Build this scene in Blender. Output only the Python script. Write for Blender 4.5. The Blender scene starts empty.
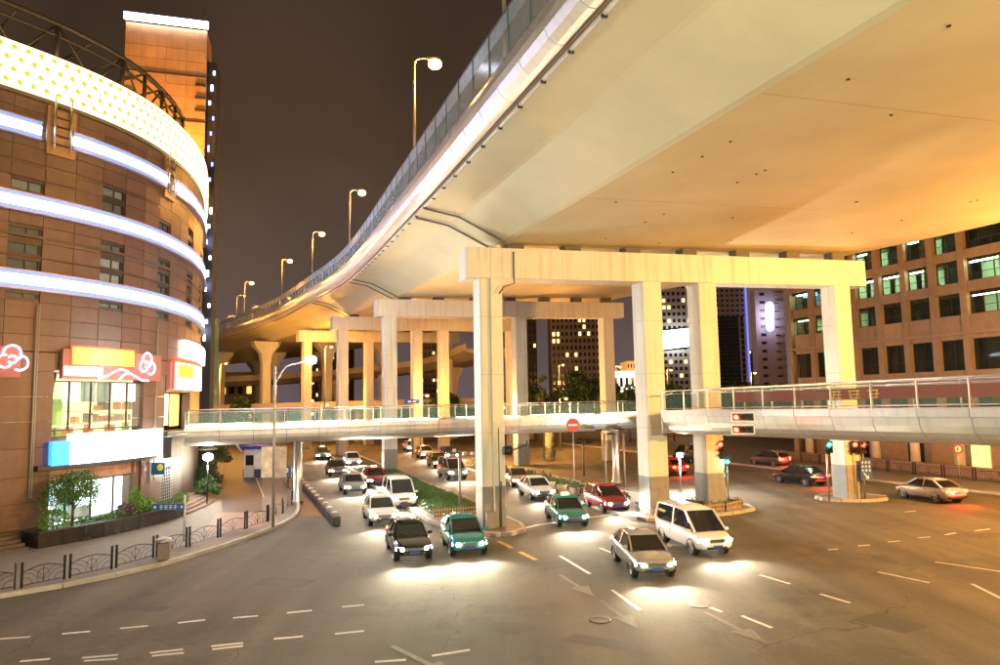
import bpy, math, random
from mathutils import Vector, Matrix
random.seed(7)
R = math.radians
S = bpy.context.scene
COL = S.collection

# ------------------------------------------------------------ camera
FPX, H0, ROLL, CAMH = 700.0, 400.0, 0.0175, 7.0
PITCH = math.atan((H0 - 332.5) / FPX)
cam_d = bpy.data.cameras.new('camera'); cam = bpy.data.objects.new('camera', cam_d)
COL.objects.link(cam); S.camera = cam
cam_d.sensor_width = 36.0; cam_d.lens = 36.0 * FPX / 1000.0
cam_d.clip_start = 0.1; cam_d.clip_end = 6000
CAMM = Matrix.Translation((0, 0, CAMH)) @ Matrix.Rotation(math.pi/2 + PITCH, 4, 'X') @ Matrix.Rotation(-ROLL, 4, 'Z')
cam.matrix_world = CAMM

# ------------------------------------------------------------ world, sun, exposure
w = bpy.data.worlds.new('World'); S.world = w; w.use_nodes = True
nt = w.node_tree; nt.nodes.clear()
out = nt.nodes.new('ShaderNodeOutputWorld'); bg = nt.nodes.new('ShaderNodeBackground')
sky = nt.nodes.new('ShaderNodeTexSky'); sky.sky_type = 'NISHITA'; sky.sun_disc = False
sky.sun_elevation = R(-4.0); sky.sun_rotation = R(200); sky.dust_density = 4.0
tc = nt.nodes.new('ShaderNodeTexCoord'); sep = nt.nodes.new('ShaderNodeSeparateXYZ')
ramp = nt.nodes.new('ShaderNodeValToRGB')
nt.links.new(tc.outputs['Generated'], sep.inputs[0]); nt.links.new(sep.outputs['Z'], ramp.inputs[0])
cr = ramp.color_ramp
cr.elements[0].position = 0.0; cr.elements[0].color = (0.100, 0.072, 0.078, 1)
cr.elements[1].position = 0.72; cr.elements[1].color = (0.013, 0.0078, 0.005, 1)
for p, c in ((0.16, (0.072, 0.047, 0.034, 1)), (0.34, (0.040, 0.0235, 0.0135, 1))):
    e = cr.elements.new(p); e.color = c
cn = nt.nodes.new('ShaderNodeTexNoise'); cn.inputs['Scale'].default_value = 2.2; cn.inputs['Detail'].default_value = 5
nt.links.new(tc.outputs['Generated'], cn.inputs['Vector'])
cm = nt.nodes.new('ShaderNodeMapRange'); cm.inputs[1].default_value = .3; cm.inputs[2].default_value = .7
cm.inputs[3].default_value = .65; cm.inputs[4].default_value = 1.4
nt.links.new(cn.outputs['Fac'], cm.inputs[0])
vm = nt.nodes.new('ShaderNodeVectorMath'); vm.operation = 'SCALE'
nt.links.new(ramp.outputs[0], vm.inputs[0]); nt.links.new(cm.outputs[0], vm.inputs['Scale'])
sk = nt.nodes.new('ShaderNodeVectorMath'); sk.operation = 'SCALE'; sk.inputs['Scale'].default_value = 0.05
nt.links.new(sky.outputs[0], sk.inputs[0])
ad = nt.nodes.new('ShaderNodeVectorMath'); ad.operation = 'ADD'
nt.links.new(vm.outputs[0], ad.inputs[0]); nt.links.new(sk.outputs[0], ad.inputs[1])
nt.links.new(ad.outputs[0], bg.inputs[0]); bg.inputs[1].default_value = 1.0
nt.links.new(bg.outputs[0], out.inputs[0])
vs = S.view_settings
vs.view_transform = 'Standard'; vs.look = 'None'; vs.gamma = 1.0; vs.exposure = 0.64
try: vs.use_curve_mapping = False
except Exception: pass
S.cycles.use_denoising = True
S.cycles.max_bounces = 6; S.cycles.diffuse_bounces = 3; S.cycles.glossy_bounces = 3
S.cycles.transmission_bounces = 4; S.cycles.transparent_max_bounces = 12
S.cycles.sample_clamp_indirect = 6.0
S.cycles.caustics_reflective = False; S.cycles.caustics_refractive = False

# ------------------------------------------------------------ pixel helpers (photo pixels, 1000 x 665)
def ray(px, py):
    v = Vector(((px - 500.0) / FPX, -(py - 332.5) / FPX, -1.0))
    return (CAMM.to_3x3() @ v).normalized()
def gnd(px, py, z=0.0):
    d = ray(px, py); t = (z - CAMH) / d.z
    return Vector((d.x * t, d.y * t, z))
def atY(px, py, Y):
    d = ray(px, py); t = Y / d.y
    return Vector((d.x * t, Y, CAMH + d.z * t))
def proj(p):
    q = CAMM.inverted() @ Vector(p)
    return (500 + FPX * q.x / -q.z, 332.5 - FPX * q.y / -q.z)

# ------------------------------------------------------------ mesh builder
class MB:
    def __init__(s): s.v = []; s.f = []; s.sm = []
    def add(s, vs, fs, smooth=False):
        n = len(s.v); s.v += [Vector(p) for p in vs]
        for f in fs: s.f.append([i + n for i in f]); s.sm.append(smooth)
        return s
    def hexa(s, p):   # 8 points: bottom 4 ccw, top 4 ccw
        return s.add(p, [(3,2,1,0),(4,5,6,7),(0,1,5,4),(1,2,6,5),(2,3,7,6),(3,0,4,7)])
    def box(s, c, d, rz=0.0):
        x, y, z = d[0]/2, d[1]/2, d[2]/2; c = Vector(c); m = Matrix.Rotation(rz, 3, 'Z')
        return s.hexa([c + m @ Vector(p) for p in ((-x,-y,-z),(x,-y,-z),(x,y,-z),(-x,y,-z),(-x,-y,z),(x,-y,z),(x,y,z),(-x,y,z))])
    def bbox(s, c, d, rz=0.0, b=.03):   # box with chamfered vertical and top edges
        x, y = d[0]/2, d[1]/2; c = Vector(c); m = Matrix.Rotation(rz, 3, 'Z')
        def ring(k, z):
            a, e = x - k, y - k
            return [(-a+b,-e,z),(a-b,-e,z),(a,-e+b,z),(a,e-b,z),(a-b,e,z),(-a+b,e,z),(-a,e-b,z),(-a,-e+b,z)]
        z = d[2]/2
        rs = [ring(b,-z), ring(0,-z+b), ring(0,z-b), ring(b,z)]
        vv = [c + m @ Vector(p) for r in rs for p in r]
        fs = [tuple(range(7,-1,-1)), tuple(range(24,32))]
        for k in range(3):
            for i in range(8):
                j = (i+1) % 8; fs.append((k*8+i, k*8+j, k*8+8+j, k*8+8+i))
        return s.add(vv, fs)
    def prism(s, pts, z0, z1):
        n = len(pts)
        vv = [(p[0], p[1], z0) for p in pts] + [(p[0], p[1], z1) for p in pts]
        return s.add(vv, [tuple(range(n-1,-1,-1)), tuple(range(n, 2*n))] + [(i,(i+1)%n,(i+1)%n+n,i+n) for i in range(n)])
    def sheet(s, pts, z):
        return s.add([(p[0], p[1], z) for p in pts], [tuple(range(len(pts)))])
    def tube(s, pts, r, n=8, cap=True):
        pts = [Vector(p) for p in pts]; m = len(pts)
        rr = r if isinstance(r, (list, tuple)) else [r]*m
        vv = []; up0 = None
        for i, p in enumerate(pts):
            t = (pts[min(i+1,m-1)] - pts[max(i-1,0)]).normalized()
            if up0 is None:
                up0 = Vector((0,0,1)) if abs(t.z) < .9 else Vector((1,0,0))
            a = t.cross(up0)
            if a.length < 1e-4: a = t.cross(Vector((0,1,0)))
            a.normalize(); b = a.cross(t).normalized(); up0 = b
            for k in range(n):
                an = 2*math.pi*k/n; vv.append(p + (a*math.cos(an) + b*math.sin(an))*rr[i])
        base = len(s.v)
        s.v += vv
        for i in range(m-1):
            for k in range(n):
                j = (k+1) % n
                s.f.append([base+i*n+k, base+i*n+j, base+(i+1)*n+j, base+(i+1)*n+k]); s.sm.append(n > 5)
        if cap:
            s.f.append([base+k for k in range(n-1,-1,-1)]); s.sm.append(False)
            s.f.append([base+(m-1)*n+k for k in range(n)]); s.sm.append(False)
        return s
    def bar(s, a, b, w, h=None):
        a, b = Vector(a), Vector(b); h = h or w
        t = (b - a).normalized(); up = Vector((0,0,1)) if abs(t.z) < .95 else Vector((0,1,0))
        x = t.cross(up).normalized()*w/2; y = x.cross(t).normalized()*h/2
        return s.hexa([a-x-y, a+x-y, b+x-y, b-x-y, a-x+y, a+x+y, b+x+y, b-x+y])
    def lathe(s, prof, n=16, c=(0,0,0)):
        c = Vector(c); base = len(s.v)
        for r, z in prof:
            for k in range(n):
                an = 2*math.pi*k/n; s.v.append(c + Vector((r*math.cos(an), r*math.sin(an), z)))
        for i in range(len(prof)-1):
            for k in range(n):
                j = (k+1) % n
                s.f.append([base+i*n+k, base+i*n+j, base+(i+1)*n+j, base+(i+1)*n+k]); s.sm.append(True)
        s.f.append([base+k for k in range(n-1,-1,-1)]); s.sm.append(False)
        s.f.append([base+(len(prof)-1)*n+k for k in range(n)]); s.sm.append(False)
        return s
    def ball(s, c, r, n=14, m=8, sz=1.0):
        prof = [(max(r*math.sin(math.pi*i/m), 1e-3), -r*sz*math.cos(math.pi*i/m)) for i in range(m+1)]
        return s.lathe(prof, n, c)
    def loft(s, secs, closed=True, caps=True, smooth=False):
        n = len(secs[0]); base = len(s.v)
        for q in secs: s.v += [Vector(p) for p in q]
        for i in range(len(secs)-1):
            for k in range(n if closed else n-1):
                j = (k+1) % n
                s.f.append([base+i*n+k, base+i*n+j, base+(i+1)*n+j, base+(i+1)*n+k]); s.sm.append(smooth)
        if caps and closed:
            s.f.append([base+k for k in range(n-1,-1,-1)]); s.sm.append(False)
            s.f.append([base+(len(secs)-1)*n+k for k in range(n)]); s.sm.append(False)
        return s
    def disc(s, c, nrm, r, n=20, th=.02):
        c, nrm = Vector(c), Vector(nrm).normalized()
        return s.tube([c, c + nrm*th], r, n)
    def mesh(s, name, xf=None):
        me = bpy.data.meshes.new(name)
        me.from_pydata([tuple(xf @ p) if xf else tuple(p) for p in s.v], [], s.f)
        me.polygons.foreach_set('use_smooth', s.sm)
        me.update()
        return me

def empty(name, loc, rz=0.0):
    o = bpy.data.objects.new(name, None); COL.objects.link(o); o.location = loc; o.rotation_euler = (0, 0, rz)
    o.empty_display_size = .3
    return o
def tag(o, label=None, cat=None, group=None, kind=None):
    if label: o['label'] = label
    if cat: o['category'] = cat
    if group: o['group'] = group
    if kind: o['kind'] = kind
    return o
def thing(name, loc, label, cat, group=None, rz=0.0):
    return tag(empty(name, loc, rz), label, cat, group)
ROOTM = {}
def rootm(o):
    m = Matrix.LocRotScale(o.location, o.rotation_euler, o.scale)
    return (rootm(o.parent) @ m) if o.parent else m
def part(name, mb, mat, parent=None, world=True, label=None, kind=None):
    """One mesh object; world=True means the builder's points are world points."""
    xf = rootm(parent).inverted() if (parent and world) else None
    me = mb.mesh(name, xf); me.materials.append(mat)
    o = bpy.data.objects.new(name, me); COL.objects.link(o)
    if parent: o.parent = parent
    if label: o['label'] = label
    if kind: o['kind'] = kind
    return o
def solid(name, mb, mat, base, label=None, cat=None, group=None, kind=None):
    """A top-level one-mesh thing with its origin at base, from world points."""
    me = mb.mesh(name, Matrix.Translation(-Vector(base))); me.materials.append(mat)
    o = bpy.data.objects.new(name, me); COL.objects.link(o); o.location = base
    return tag(o, label, cat, group, kind)
def inst(src, parent, loc, rz=0.0, name=None):
    o = bpy.data.objects.new(name or src.name.split('.')[0], src.data); COL.objects.link(o)
    o.parent = parent; o.location = loc; o.rotation_euler = (0, 0, rz)
    return o
def copy_tree(o, parent=None):
    c = o.copy(); COL.objects.link(c); c.parent = parent
    for ch in list(o.children): copy_tree(ch, c)
    return c
LP = 3.0
def point_light(name, loc, col, power, r=.12, parent=None):
    l = bpy.data.lights.new(name, 'POINT'); l.color = col; l.energy = power*LP; l.shadow_soft_size = r
    o = bpy.data.objects.new(name, l); COL.objects.link(o)
    if parent: o.parent = parent; o.location = rootm(parent).inverted() @ Vector(loc)
    else: o.location = loc
    return o

# ------------------------------------------------------------ materials
MATS = {}
def mat(name, col, rough=.6, metal=0.0, var=.12, scale=3.0, bump=0.0, bscale=None, coat=0.0, streak=0.0):
    if name in MATS: return MATS[name]
    m = bpy.data.materials.new(name); m.use_nodes = True; n = m.node_tree.nodes; L = m.node_tree.links
    b = n['Principled BSDF']
    b.inputs['Roughness'].default_value = rough; b.inputs['Metallic'].default_value = metal
    if coat: b.inputs['Coat Weight'].default_value = coat; b.inputs['Coat Roughness'].default_value = .06
    b.inputs['Base Color'].default_value = (*col, 1)
    if var or streak:
        tc = n.new('ShaderNodeTexCoord'); nz = n.new('ShaderNodeTexNoise')
        nz.inputs['Scale'].default_value = scale; nz.inputs['Detail'].default_value = 7; nz.inputs['Roughness'].default_value = .62
        geo = n.new('ShaderNodeNewGeometry')
        L.new(geo.outputs['Position'], nz.inputs['Vector'])
        mr = n.new('ShaderNodeMapRange'); mr.inputs[1].default_value = .28; mr.inputs[2].default_value = .72
        mr.inputs[3].default_value = 1 - var; mr.inputs[4].default_value = 1 + var
        L.new(nz.outputs['Fac'], mr.inputs[0])
        oi = n.new('ShaderNodeObjectInfo'); orr = n.new('ShaderNodeMapRange')
        orr.inputs[3].default_value = 1 - var*.7; orr.inputs[4].default_value = 1 + var*.7
        L.new(oi.outputs['Random'], orr.inputs[0])
        mu = n.new('ShaderNodeMath'); mu.operation = 'MULTIPLY'
        L.new(mr.outputs[0], mu.inputs[0]); L.new(orr.outputs[0], mu.inputs[1])
        last = mu
        if streak:
            mp = n.new('ShaderNodeMapping'); mp.inputs['Scale'].default_value = (1.3, 1.3, .07)
            L.new(geo.outputs['Position'], mp.inputs['Vector'])
            n2 = n.new('ShaderNodeTexNoise'); n2.inputs['Scale'].default_value = 2.5; n2.inputs['Detail'].default_value = 6
            L.new(mp.outputs[0], n2.inputs['Vector'])
            m2 = n.new('ShaderNodeMapRange'); m2.inputs[1].default_value = .5; m2.inputs[2].default_value = .75
            m2.inputs[3].default_value = 1.0; m2.inputs[4].default_value = 1 - streak
            L.new(n2.outputs['Fac'], m2.inputs[0])
            mu2 = n.new('ShaderNodeMath'); mu2.operation = 'MULTIPLY'
            L.new(mu.outputs[0], mu2.inputs[0]); L.new(m2.outputs[0], mu2.inputs[1]); last = mu2
        v = n.new('ShaderNodeVectorMath'); v.operation = 'SCALE'; v.inputs[0].default_value = col
        L.new(last.outputs[0], v.inputs['Scale']); L.new(v.outputs[0], b.inputs['Base Color'])
        rr = n.new('ShaderNodeMapRange'); rr.inputs[3].default_value = max(rough-.1,.02); rr.inputs[4].default_value = min(rough+.1,1)
        L.new(nz.outputs['Fac'], rr.inputs[0]); L.new(rr.outputs[0], b.inputs['Roughness'])
    if bump:
        geo2 = n.new('ShaderNodeNewGeometry'); nb = n.new('ShaderNodeTexNoise')
        nb.inputs['Scale'].default_value = bscale or 40; nb.inputs['Detail'].default_value = 4
        L.new(geo2.outputs['Position'], nb.inputs['Vector'])
        bp = n.new('ShaderNodeBump'); bp.inputs['Strength'].default_value = bump; bp.inputs['Distance'].default_value = .02
        L.new(nb.outputs['Fac'], bp.inputs['Height']); L.new(bp.outputs[0], b.inputs['Normal'])
    MATS[name] = m
    return m
def emit(name, col, strength, base=None):
    if name in MATS: return MATS[name]
    m = bpy.data.materials.new(name); m.use_nodes = True; b = m.node_tree.nodes['Principled BSDF']
    b.inputs['Base Color'].default_value = (*(base or col), 1); b.inputs['Emission Color'].default_value = (*col, 1)
    b.inputs['Emission Strength'].default_value = strength; b.inputs['Roughness'].default_value = .4
    MATS[name] = m; return m
def glass(name, tint, alpha=.3, rough=.04, emis=None, es=0.0):
    """thin pane: mostly see-through with a glossy surface"""
    if name in MATS: return MATS[name]
    m = bpy.data.materials.new(name); m.use_nodes = True; n = m.node_tree.nodes; L = m.node_tree.links
    b = n['Principled BSDF']; b.inputs['Base Color'].default_value = (*tint, 1)
    b.inputs['Roughness'].default_value = rough; b.inputs['Alpha'].default_value = alpha
    b.inputs['IOR'].default_value = 1.5
    if emis: b.inputs['Emission Color'].default_value = (*emis, 1); b.inputs['Emission Strength'].default_value = es
    MATS[name] = m; return m

def asphalt(name, col):
    m = mat(name, col, .82, var=.20, scale=.45, bump=.45, bscale=60)
    n = m.node_tree.nodes; L = m.node_tree.links; b = n['Principled BSDF']; src = b.inputs['Base Color'].links[0].from_socket
    geo = n.new('ShaderNodeNewGeometry')
    def fac(node_out, a0, a1, b0, b1):
        r = n.new('ShaderNodeMapRange'); r.inputs[1].default_value = a0; r.inputs[2].default_value = a1; r.inputs[3].default_value = b0; r.inputs[4].default_value = b1
        L.new(node_out, r.inputs[0]); return r.outputs[0]
    mp = n.new('ShaderNodeMapping'); mp.inputs['Rotation'].default_value = (0, 0, -R(20)); mp.inputs['Scale'].default_value = (.62, .03, 1)
    L.new(geo.outputs['Position'], mp.inputs[0]); n1 = n.new('ShaderNodeTexNoise'); n1.inputs['Scale'].default_value = 1.0; n1.inputs['Detail'].default_value = 3
    L.new(mp.outputs[0], n1.inputs['Vector']); tracks = fac(n1.outputs['Fac'], .35, .65, .74, 1.2)
    n2 = n.new('ShaderNodeTexNoise'); n2.inputs['Scale'].default_value = .16; n2.inputs['Detail'].default_value = 9; n2.inputs['Roughness'].default_value = .7
    L.new(geo.outputs['Position'], n2.inputs['Vector']); stains = fac(n2.outputs['Fac'], .52, .60, 1.0, .70)
    vo = n.new('ShaderNodeTexVoronoi'); vo.feature = 'DISTANCE_TO_EDGE'; vo.inputs['Scale'].default_value = .11
    wv = n.new('ShaderNodeTexNoise'); wv.inputs['Scale'].default_value = .7; L.new(geo.outputs['Position'], wv.inputs['Vector'])
    wa = n.new('ShaderNodeVectorMath'); wa.operation = 'MULTIPLY_ADD'; wa.inputs[1].default_value = (2.2,2.2,0); L.new(wv.outputs['Color'], wa.inputs[0]); L.new(geo.outputs['Position'], wa.inputs[2])
    L.new(wa.outputs[0], vo.inputs['Vector']); cracks = fac(vo.outputs['Distance'], .0012, .0032, .6, 1.0)
    n4 = n.new('ShaderNodeTexNoise'); n4.inputs['Scale'].default_value = 9; n4.inputs['Detail'].default_value = 8; L.new(geo.outputs['Position'], n4.inputs['Vector']); grit = fac(n4.outputs['Fac'], .3, .7, .88, 1.12)
    last = None
    for f in (tracks, stains, cracks, grit):
        if last is None: last = f; continue
        q = n.new('ShaderNodeMath'); q.operation = 'MULTIPLY'; L.new(last, q.inputs[0]); L.new(f, q.inputs[1]); last = q.outputs[0]
    v = n.new('ShaderNodeVectorMath'); v.operation = 'SCALE'; L.new(src, v.inputs[0]); L.new(last, v.inputs['Scale']); L.new(v.outputs[0], b.inputs['Base Color'])
    return m
ASPHALT = asphalt('asphalt', (.112, .099, .076))
CONC = mat('painted_concrete', (.60, .58, .51), .62, var=.07, scale=.5, bump=.06, bscale=8, streak=.26)
SOFFIT = mat('girder_paint', (.56, .51, .33), .5, var=.12, scale=.25, bump=.05, bscale=3)
GREYBAND = mat('grey_band_paint', (.22, .22, .22), .6, var=.15, streak=.2)
CONC2 = mat('bare_concrete', (.34, .31, .27), .75, var=.16, scale=.8, bump=.15, bscale=12, streak=.3)
STEEL = mat('brushed_steel', (.55, .54, .52), .32, 1.0, var=.1, scale=2)
GALV = mat('galvanised_steel', (.36, .36, .36), .45, .8, var=.12, scale=4)
DARKMETAL = mat('dark_metal', (.03, .03, .035), .4, .6, var=.1)
BLACKIRON = mat('black_iron', (.012, .012, .013), .42, .3, var=.1)
ALU = mat('aluminium_cladding', (.56, .54, .51), .38, .55, var=.07, scale=1.2, streak=.15)
FASCIA = mat('fascia_cladding', (.66, .61, .59), .34, .35, var=.06, scale=1.0, streak=.12)
PAVE = mat('paving', (.18, .16, .145), .7, var=.2, scale=1.5, bump=.2, bscale=20)
KERB = mat('kerb_stone', (.36, .33, .29), .7, var=.18, scale=2, bump=.2, bscale=25)
PAINT_W = mat('road_paint', (.52, .50, .46), .55, var=.3, scale=6)
PAINT_Y = mat('road_paint_yellow', (.55, .33, .04), .55, var=.3, scale=6)
GLASSDARK = mat('dark_glass', (.015, .016, .018), .08, var=0)
# ============================================================ GROUND
def catmull(P, step=2.0, keys=None):
    """P: list of vectors (any dimension as Vector); returns list of points about step apart, with tangent."""
    out = []
    Q = [P[0]*2 - P[1]] + list(P) + [P[-1]*2 - P[-2]]
    for i in range(1, len(Q)-2):
        a, b, c, d = Q[i-1:i+3]
        n = max(2, int((c-b).length / step))
        for k in range(n):
            t = k/n
            out.append(.5*((2*b) + (c-a)*t + (2*a-5*b+4*c-d)*t*t + (3*b-a-3*c+d)*t**3))
    out.append(P[-1]); return out
def tangents(pts):
    T = []
    for i in range(len(pts)):
        t = pts[min(i+1,len(pts)-1)] - pts[max(i-1,0)]; t.z = 0; T.append(t.normalized())
    return T
def left_of(t): return Vector((-t.y, t.x, 0))

tag(solid('ground', MB().sheet([(-3000,-600),(3000,-600),(3000,5000),(-3000,5000)], -.06), mat('far_ground', (.05,.045,.04), .9, var=.3, scale=.02), (0,0,-.06)), kind='structure')
tag(solid('road', MB().sheet([(-160,-60),(160,-60),(160,260),(-160,260)], 0), ASPHALT, (0,0,0)), kind='structure')

def raised(name, pts, h, mat_top, kerb_w=.3, kind='structure', kerb_step=None):
    """pavement slab with a kerb ring as its child"""
    top = solid(name, MB().prism(pts, -.02, h), mat_top, (pts[0][0], pts[0][1], 0)); tag(top, kind=kind)
    return top
def resample(pts, L):
    out = [Vector(pts[0])]; acc = 0.0
    for a, b in zip(pts[:-1], pts[1:]):
        a, b = Vector(a), Vector(b); d = (b-a).length; pos = L - acc
        while pos <= d:
            out.append(a + (b-a)*(pos/d)); pos += L
        acc = (acc + d) % L
    return out
def kerbs(line, parent, L=2.4, w=.28, h=.15, closed=False):
    """kerb stones one by one along a line of points"""
    if closed: line = line + [line[0]]
    rs = resample([Vector((p[0], p[1], 0)) for p in line], L)
    for a, b in zip(rs[:-1], rs[1:]):
        t = (b-a).normalized(); n = left_of(t)*w/2; g = t*.012
        mb = MB().hexa([a+g-n, b-g-n, b-g+n, a+g+n] + [p + Vector((0,0,h)) for p in (a+g-n*.9, b-g-n*.9, b-g+n*.9, a+g+n*.9)])
        part('kerb_stone', mb, KERB, parent)

# left pavement: kerb line traced on the ground
KL = [gnd(px, py) for px, py in ((-70,609),(0,598),(60,588),(150,569),(230,545),(272,529),(290,521),(298,512),(297,503),(291,494),(285,482),(272,466),(262,452))]
KLs = catmull([Vector((p.x,p.y,0)) for p in KL], 1.2)
lp = [(p.x,p.y) for p in KLs]
left_poly = lp + [(lp[-1][0]-3, lp[-1][1]+30), (-90, 130), (-90, 10)]
left_pav = raised('left_pavement', left_poly[::-1] if False else left_poly, .13, PAVE)
kerbs([p - left_of(t)*.0 for p, t in zip(KLs, tangents(KLs))], left_pav, 2.0, .26, .16)
# service lane on the left pavement and paving bands
tag(solid('service_lane', MB().sheet([gnd(222,512,.134), gnd(262,512,.134), gnd(262,478,.134), gnd(249,440,.134), gnd(228,440,.134), gnd(221,478,.134)], .134), mat('lane_asphalt', (.05,.05,.056), .6, var=.2, bump=.2), (-18,45,.134)), kind='structure')
tag(solid('paving_band', MB().sheet([gnd(205,531,.135), gnd(262,527,.135), gnd(262,513,.135), gnd(216,513,.135)], .135), mat('pink_paving', (.30,.20,.18), .65, var=.2, scale=4, bump=.2, bscale=12), (-17,42,.135)), kind='structure')
PB = mat('lane_line_white', (.6,.6,.6), .5, var=.1)
tag(solid('lane_line', MB().sheet([gnd(263.4,497,.139), gnd(264.4,497,.139), gnd(256,476,.139), gnd(254.8,476,.139)], .139), PB, (-15.8,50,.139)), kind='structure')

# triangle of red cycle-lane surface between pavement and barrier
tag(solid('cycle_lane', MB().sheet([gnd(300,516), gnd(337,516), gnd(291,472), gnd(272,462), gnd(286,482), gnd(299,503)], .004), mat('red_surface', (.16,.075,.055), .6, var=.25, scale=2, bump=.2, bscale=30), (-12,42,.004)), kind='structure')

U = Vector((-.342, .940, 0)).normalized()      # the viaduct's run at the first pier, away from the camera
B = Vector((U.y, -U.x, 0))                     # along the cross beams, to the right

# median strip under the left column line
C1 = Vector((-.67, 39.2, 0))
med_r0 = C1 + B*1.7
def off(p, u, b): return p + U*u + B*b
mp = [off(C1,-2.4,.2), off(C1,-1.9,1.2), off(C1,-.2,1.75), off(C1,20,1.7), off(C1,60,1.2), off(C1,60,-2.2), off(C1,20,-2.6), off(C1,3,-2.6), off(C1,-1.2,-1.6), off(C1,-2.3,-.6)]
median = raised('median', [(p.x,p.y) for p in mp], .16, PAVE)
kerbs(mp, median, 1.6, .26, .19, closed=True)
tag(solid('median_soil', MB().prism([off(C1,4.2,-2.1), off(C1,4.2,1.25), off(C1,58,.9), off(C1,58,-1.9)], .1, .26), mat('soil', (.05,.035,.022), .9, var=.3), (C1.x,C1.y+20,.1)), kind='structure')
# island round the two middle columns
C2 = C1 + B*10.25; C3 = C1 + B*14.2; C4 = C1 + B*24.9
ip = [off(C2,-1.7,-1.5), off(C2,-2.0,0), off(C2,-2.0,4.2), off(C2,-1.2,6.4), off(C2,.4,7.0), off(C2,2.0,6.3), off(C2,3.0,4), off(C2,9,3.2), off(C2,60,2.6), off(C2,60,-1.2), off(C2,9,-1.8), off(C2,0,-1.9)]
island = raised('island', [(p.x,p.y) for p in ip], .16, PAVE)
kerbs(ip, island, 1.6, .26, .19, closed=True)
# small island round the right column
ip4 = [C4 + Vector((2.3*math.cos(a)+.6, 1.5*math.sin(a), 0)) for a in [k*math.pi/9 for k in range(18)]]
island4 = raised('small_island', [(p.x,p.y) for p in ip4], .16, PAVE)
kerbs(ip4, island4, 1.1, .22, .19, closed=True)
# right pavement in front of the stone building
RP = Vector((31.5, 56.5, 0))
rp = [RP + B*(-1.5) - U*-1, RP - U*22 + B*.5, RP - U*60 + B*1, RP - U*60 + B*60, RP + U*60 + B*60, RP + U*60 + B*-2]
right_pav = raised('right_pavement', [(p.x,p.y) for p in rp], .13, PAVE)
kerbs([RP - U*42 + B*.75, RP - U*22 + B*.5, RP + B*-1.5 + U*1, RP + U*60 + B*-2], right_pav, 2.4, .26, .16)

# painted lane marks on the asphalt
def dash(px0, py0, px1, py1, wpx=.15, m=None, name='lane_mark'):
    a, b = gnd(px0,py0), gnd(px1,py1); t = (b-a).normalized(); n = left_of(t)*wpx/2
    mb = MB().sheet([a-n, b-n, b+n, a+n], .005)
    return tag(solid(name, mb, m or PAINT_W, (a.x,a.y,.005)), kind='structure')
for q in ((0,639,30,637),(62,634,90,631.5),(120,628.5,148,626),(178,623,205,620),(233,618,258,616),(287,613,312,610.5),(342,607,364,605),(335,634,364,631)):
    dash(*q)
for q in ((20,661.5,50,659),(82,658,118,655),(150,653,183,649.5),(211,646.5,243,643),(274,639,303,636.5),(84,661,117,659),(152,656,184,653),(212,649.5,243,646),(375,662,406,660),(432,656,470,650)):
    dash(*q)
for q in ((828,550,838,549),(858,546,870,545),(888,542,900,541),(918,538,930,537),(945,535,956,533),(975,531,990,529),(905,512,916,511),(935,562,1010,573),(972,584,1010,603),(878,572,930,583)):
    dash(*q, wpx=.14)
dash(508,532,538,525, .3); dash(538,525,628,512,.3); dash(640,510,700,503,.25)
for q in ((428,512,440,517),(447,520,465,528),(470,530,488,538),(498,541,512,548),(520,552,536,560)):
    dash(*q, wpx=.22, m=PAINT_Y, name='yellow_lane_mark')
for q in ((690,600,722,612),(742,616,772,628),(600,548,624,558),(560,556,590,574),(612,590,640,610),(760,575,790,584),(820,594,850,603)):
    dash(*q)
WORN = mat('worn_paint', (.15,.136,.112), .7, var=.45, scale=9)
def arrow(px, py, tx, ty, L=3.2, head=1, m=WORN):
    a, t_ = gnd(px,py), gnd(tx,ty); t = (t_-a).normalized(); n = left_of(t)
    mb = MB(); z = Vector((0,0,.0065))
    mb.add([a-n*.09+z, a+t*L*.6-n*.09+z, a+t*L*.6+n*.09+z, a+n*.09+z], [(0,1,2,3)])
    mb.add([a+t*L*.6-n*.38+z, a+t*L+z, a+t*L*.6+n*.38+z], [(0,1,2)])
    return tag(solid('lane_arrow', mb, m, (a.x,a.y,.0065)), kind='structure')
arrow(392,646,420,660); arrow(600,600,640,630); arrow(705,612,760,640); arrow(560,575,600,600)
PATCH = mat('tar_patch', (.055,.050,.044), .75, var=.25, scale=3, bump=.3, bscale=50)
for q in ([(455,628),(520,634),(540,625),(478,620)],[(250,585),(300,588),(318,580),(268,577)],[(850,620),(905,634),(930,626),(878,612)],[(560,640),(640,652),(650,645),(575,634)],[(120,610),(160,612),(172,607),(133,605)]):
    tag(solid('asphalt_patch', MB().sheet([gnd(*p) for p in q][::-1], .0032), PATCH, (gnd(*q[0]).x,gnd(*q[0]).y,.0032)), kind='structure')
for i, q in enumerate(((492,536),(600,620),(700,605),(880,556))):     # iron covers
    a = gnd(*q); mb = MB().lathe([(.36,.003),(.36,.009),(.31,.011),(.29,.008),(.05,.009)], 20, (a.x,a.y,0))
    solid('manhole_cover', mb, mat('cast_iron', (.06,.052,.045), .7, 0.0, bump=.5, bscale=60), (a.x,a.y,0), ['round iron cover in the road right of the tall front column','iron cover in the foreground turning lane','iron cover in the middle of the right lanes','iron cover on the empty road at the right'][i], 'manhole cover')

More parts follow.
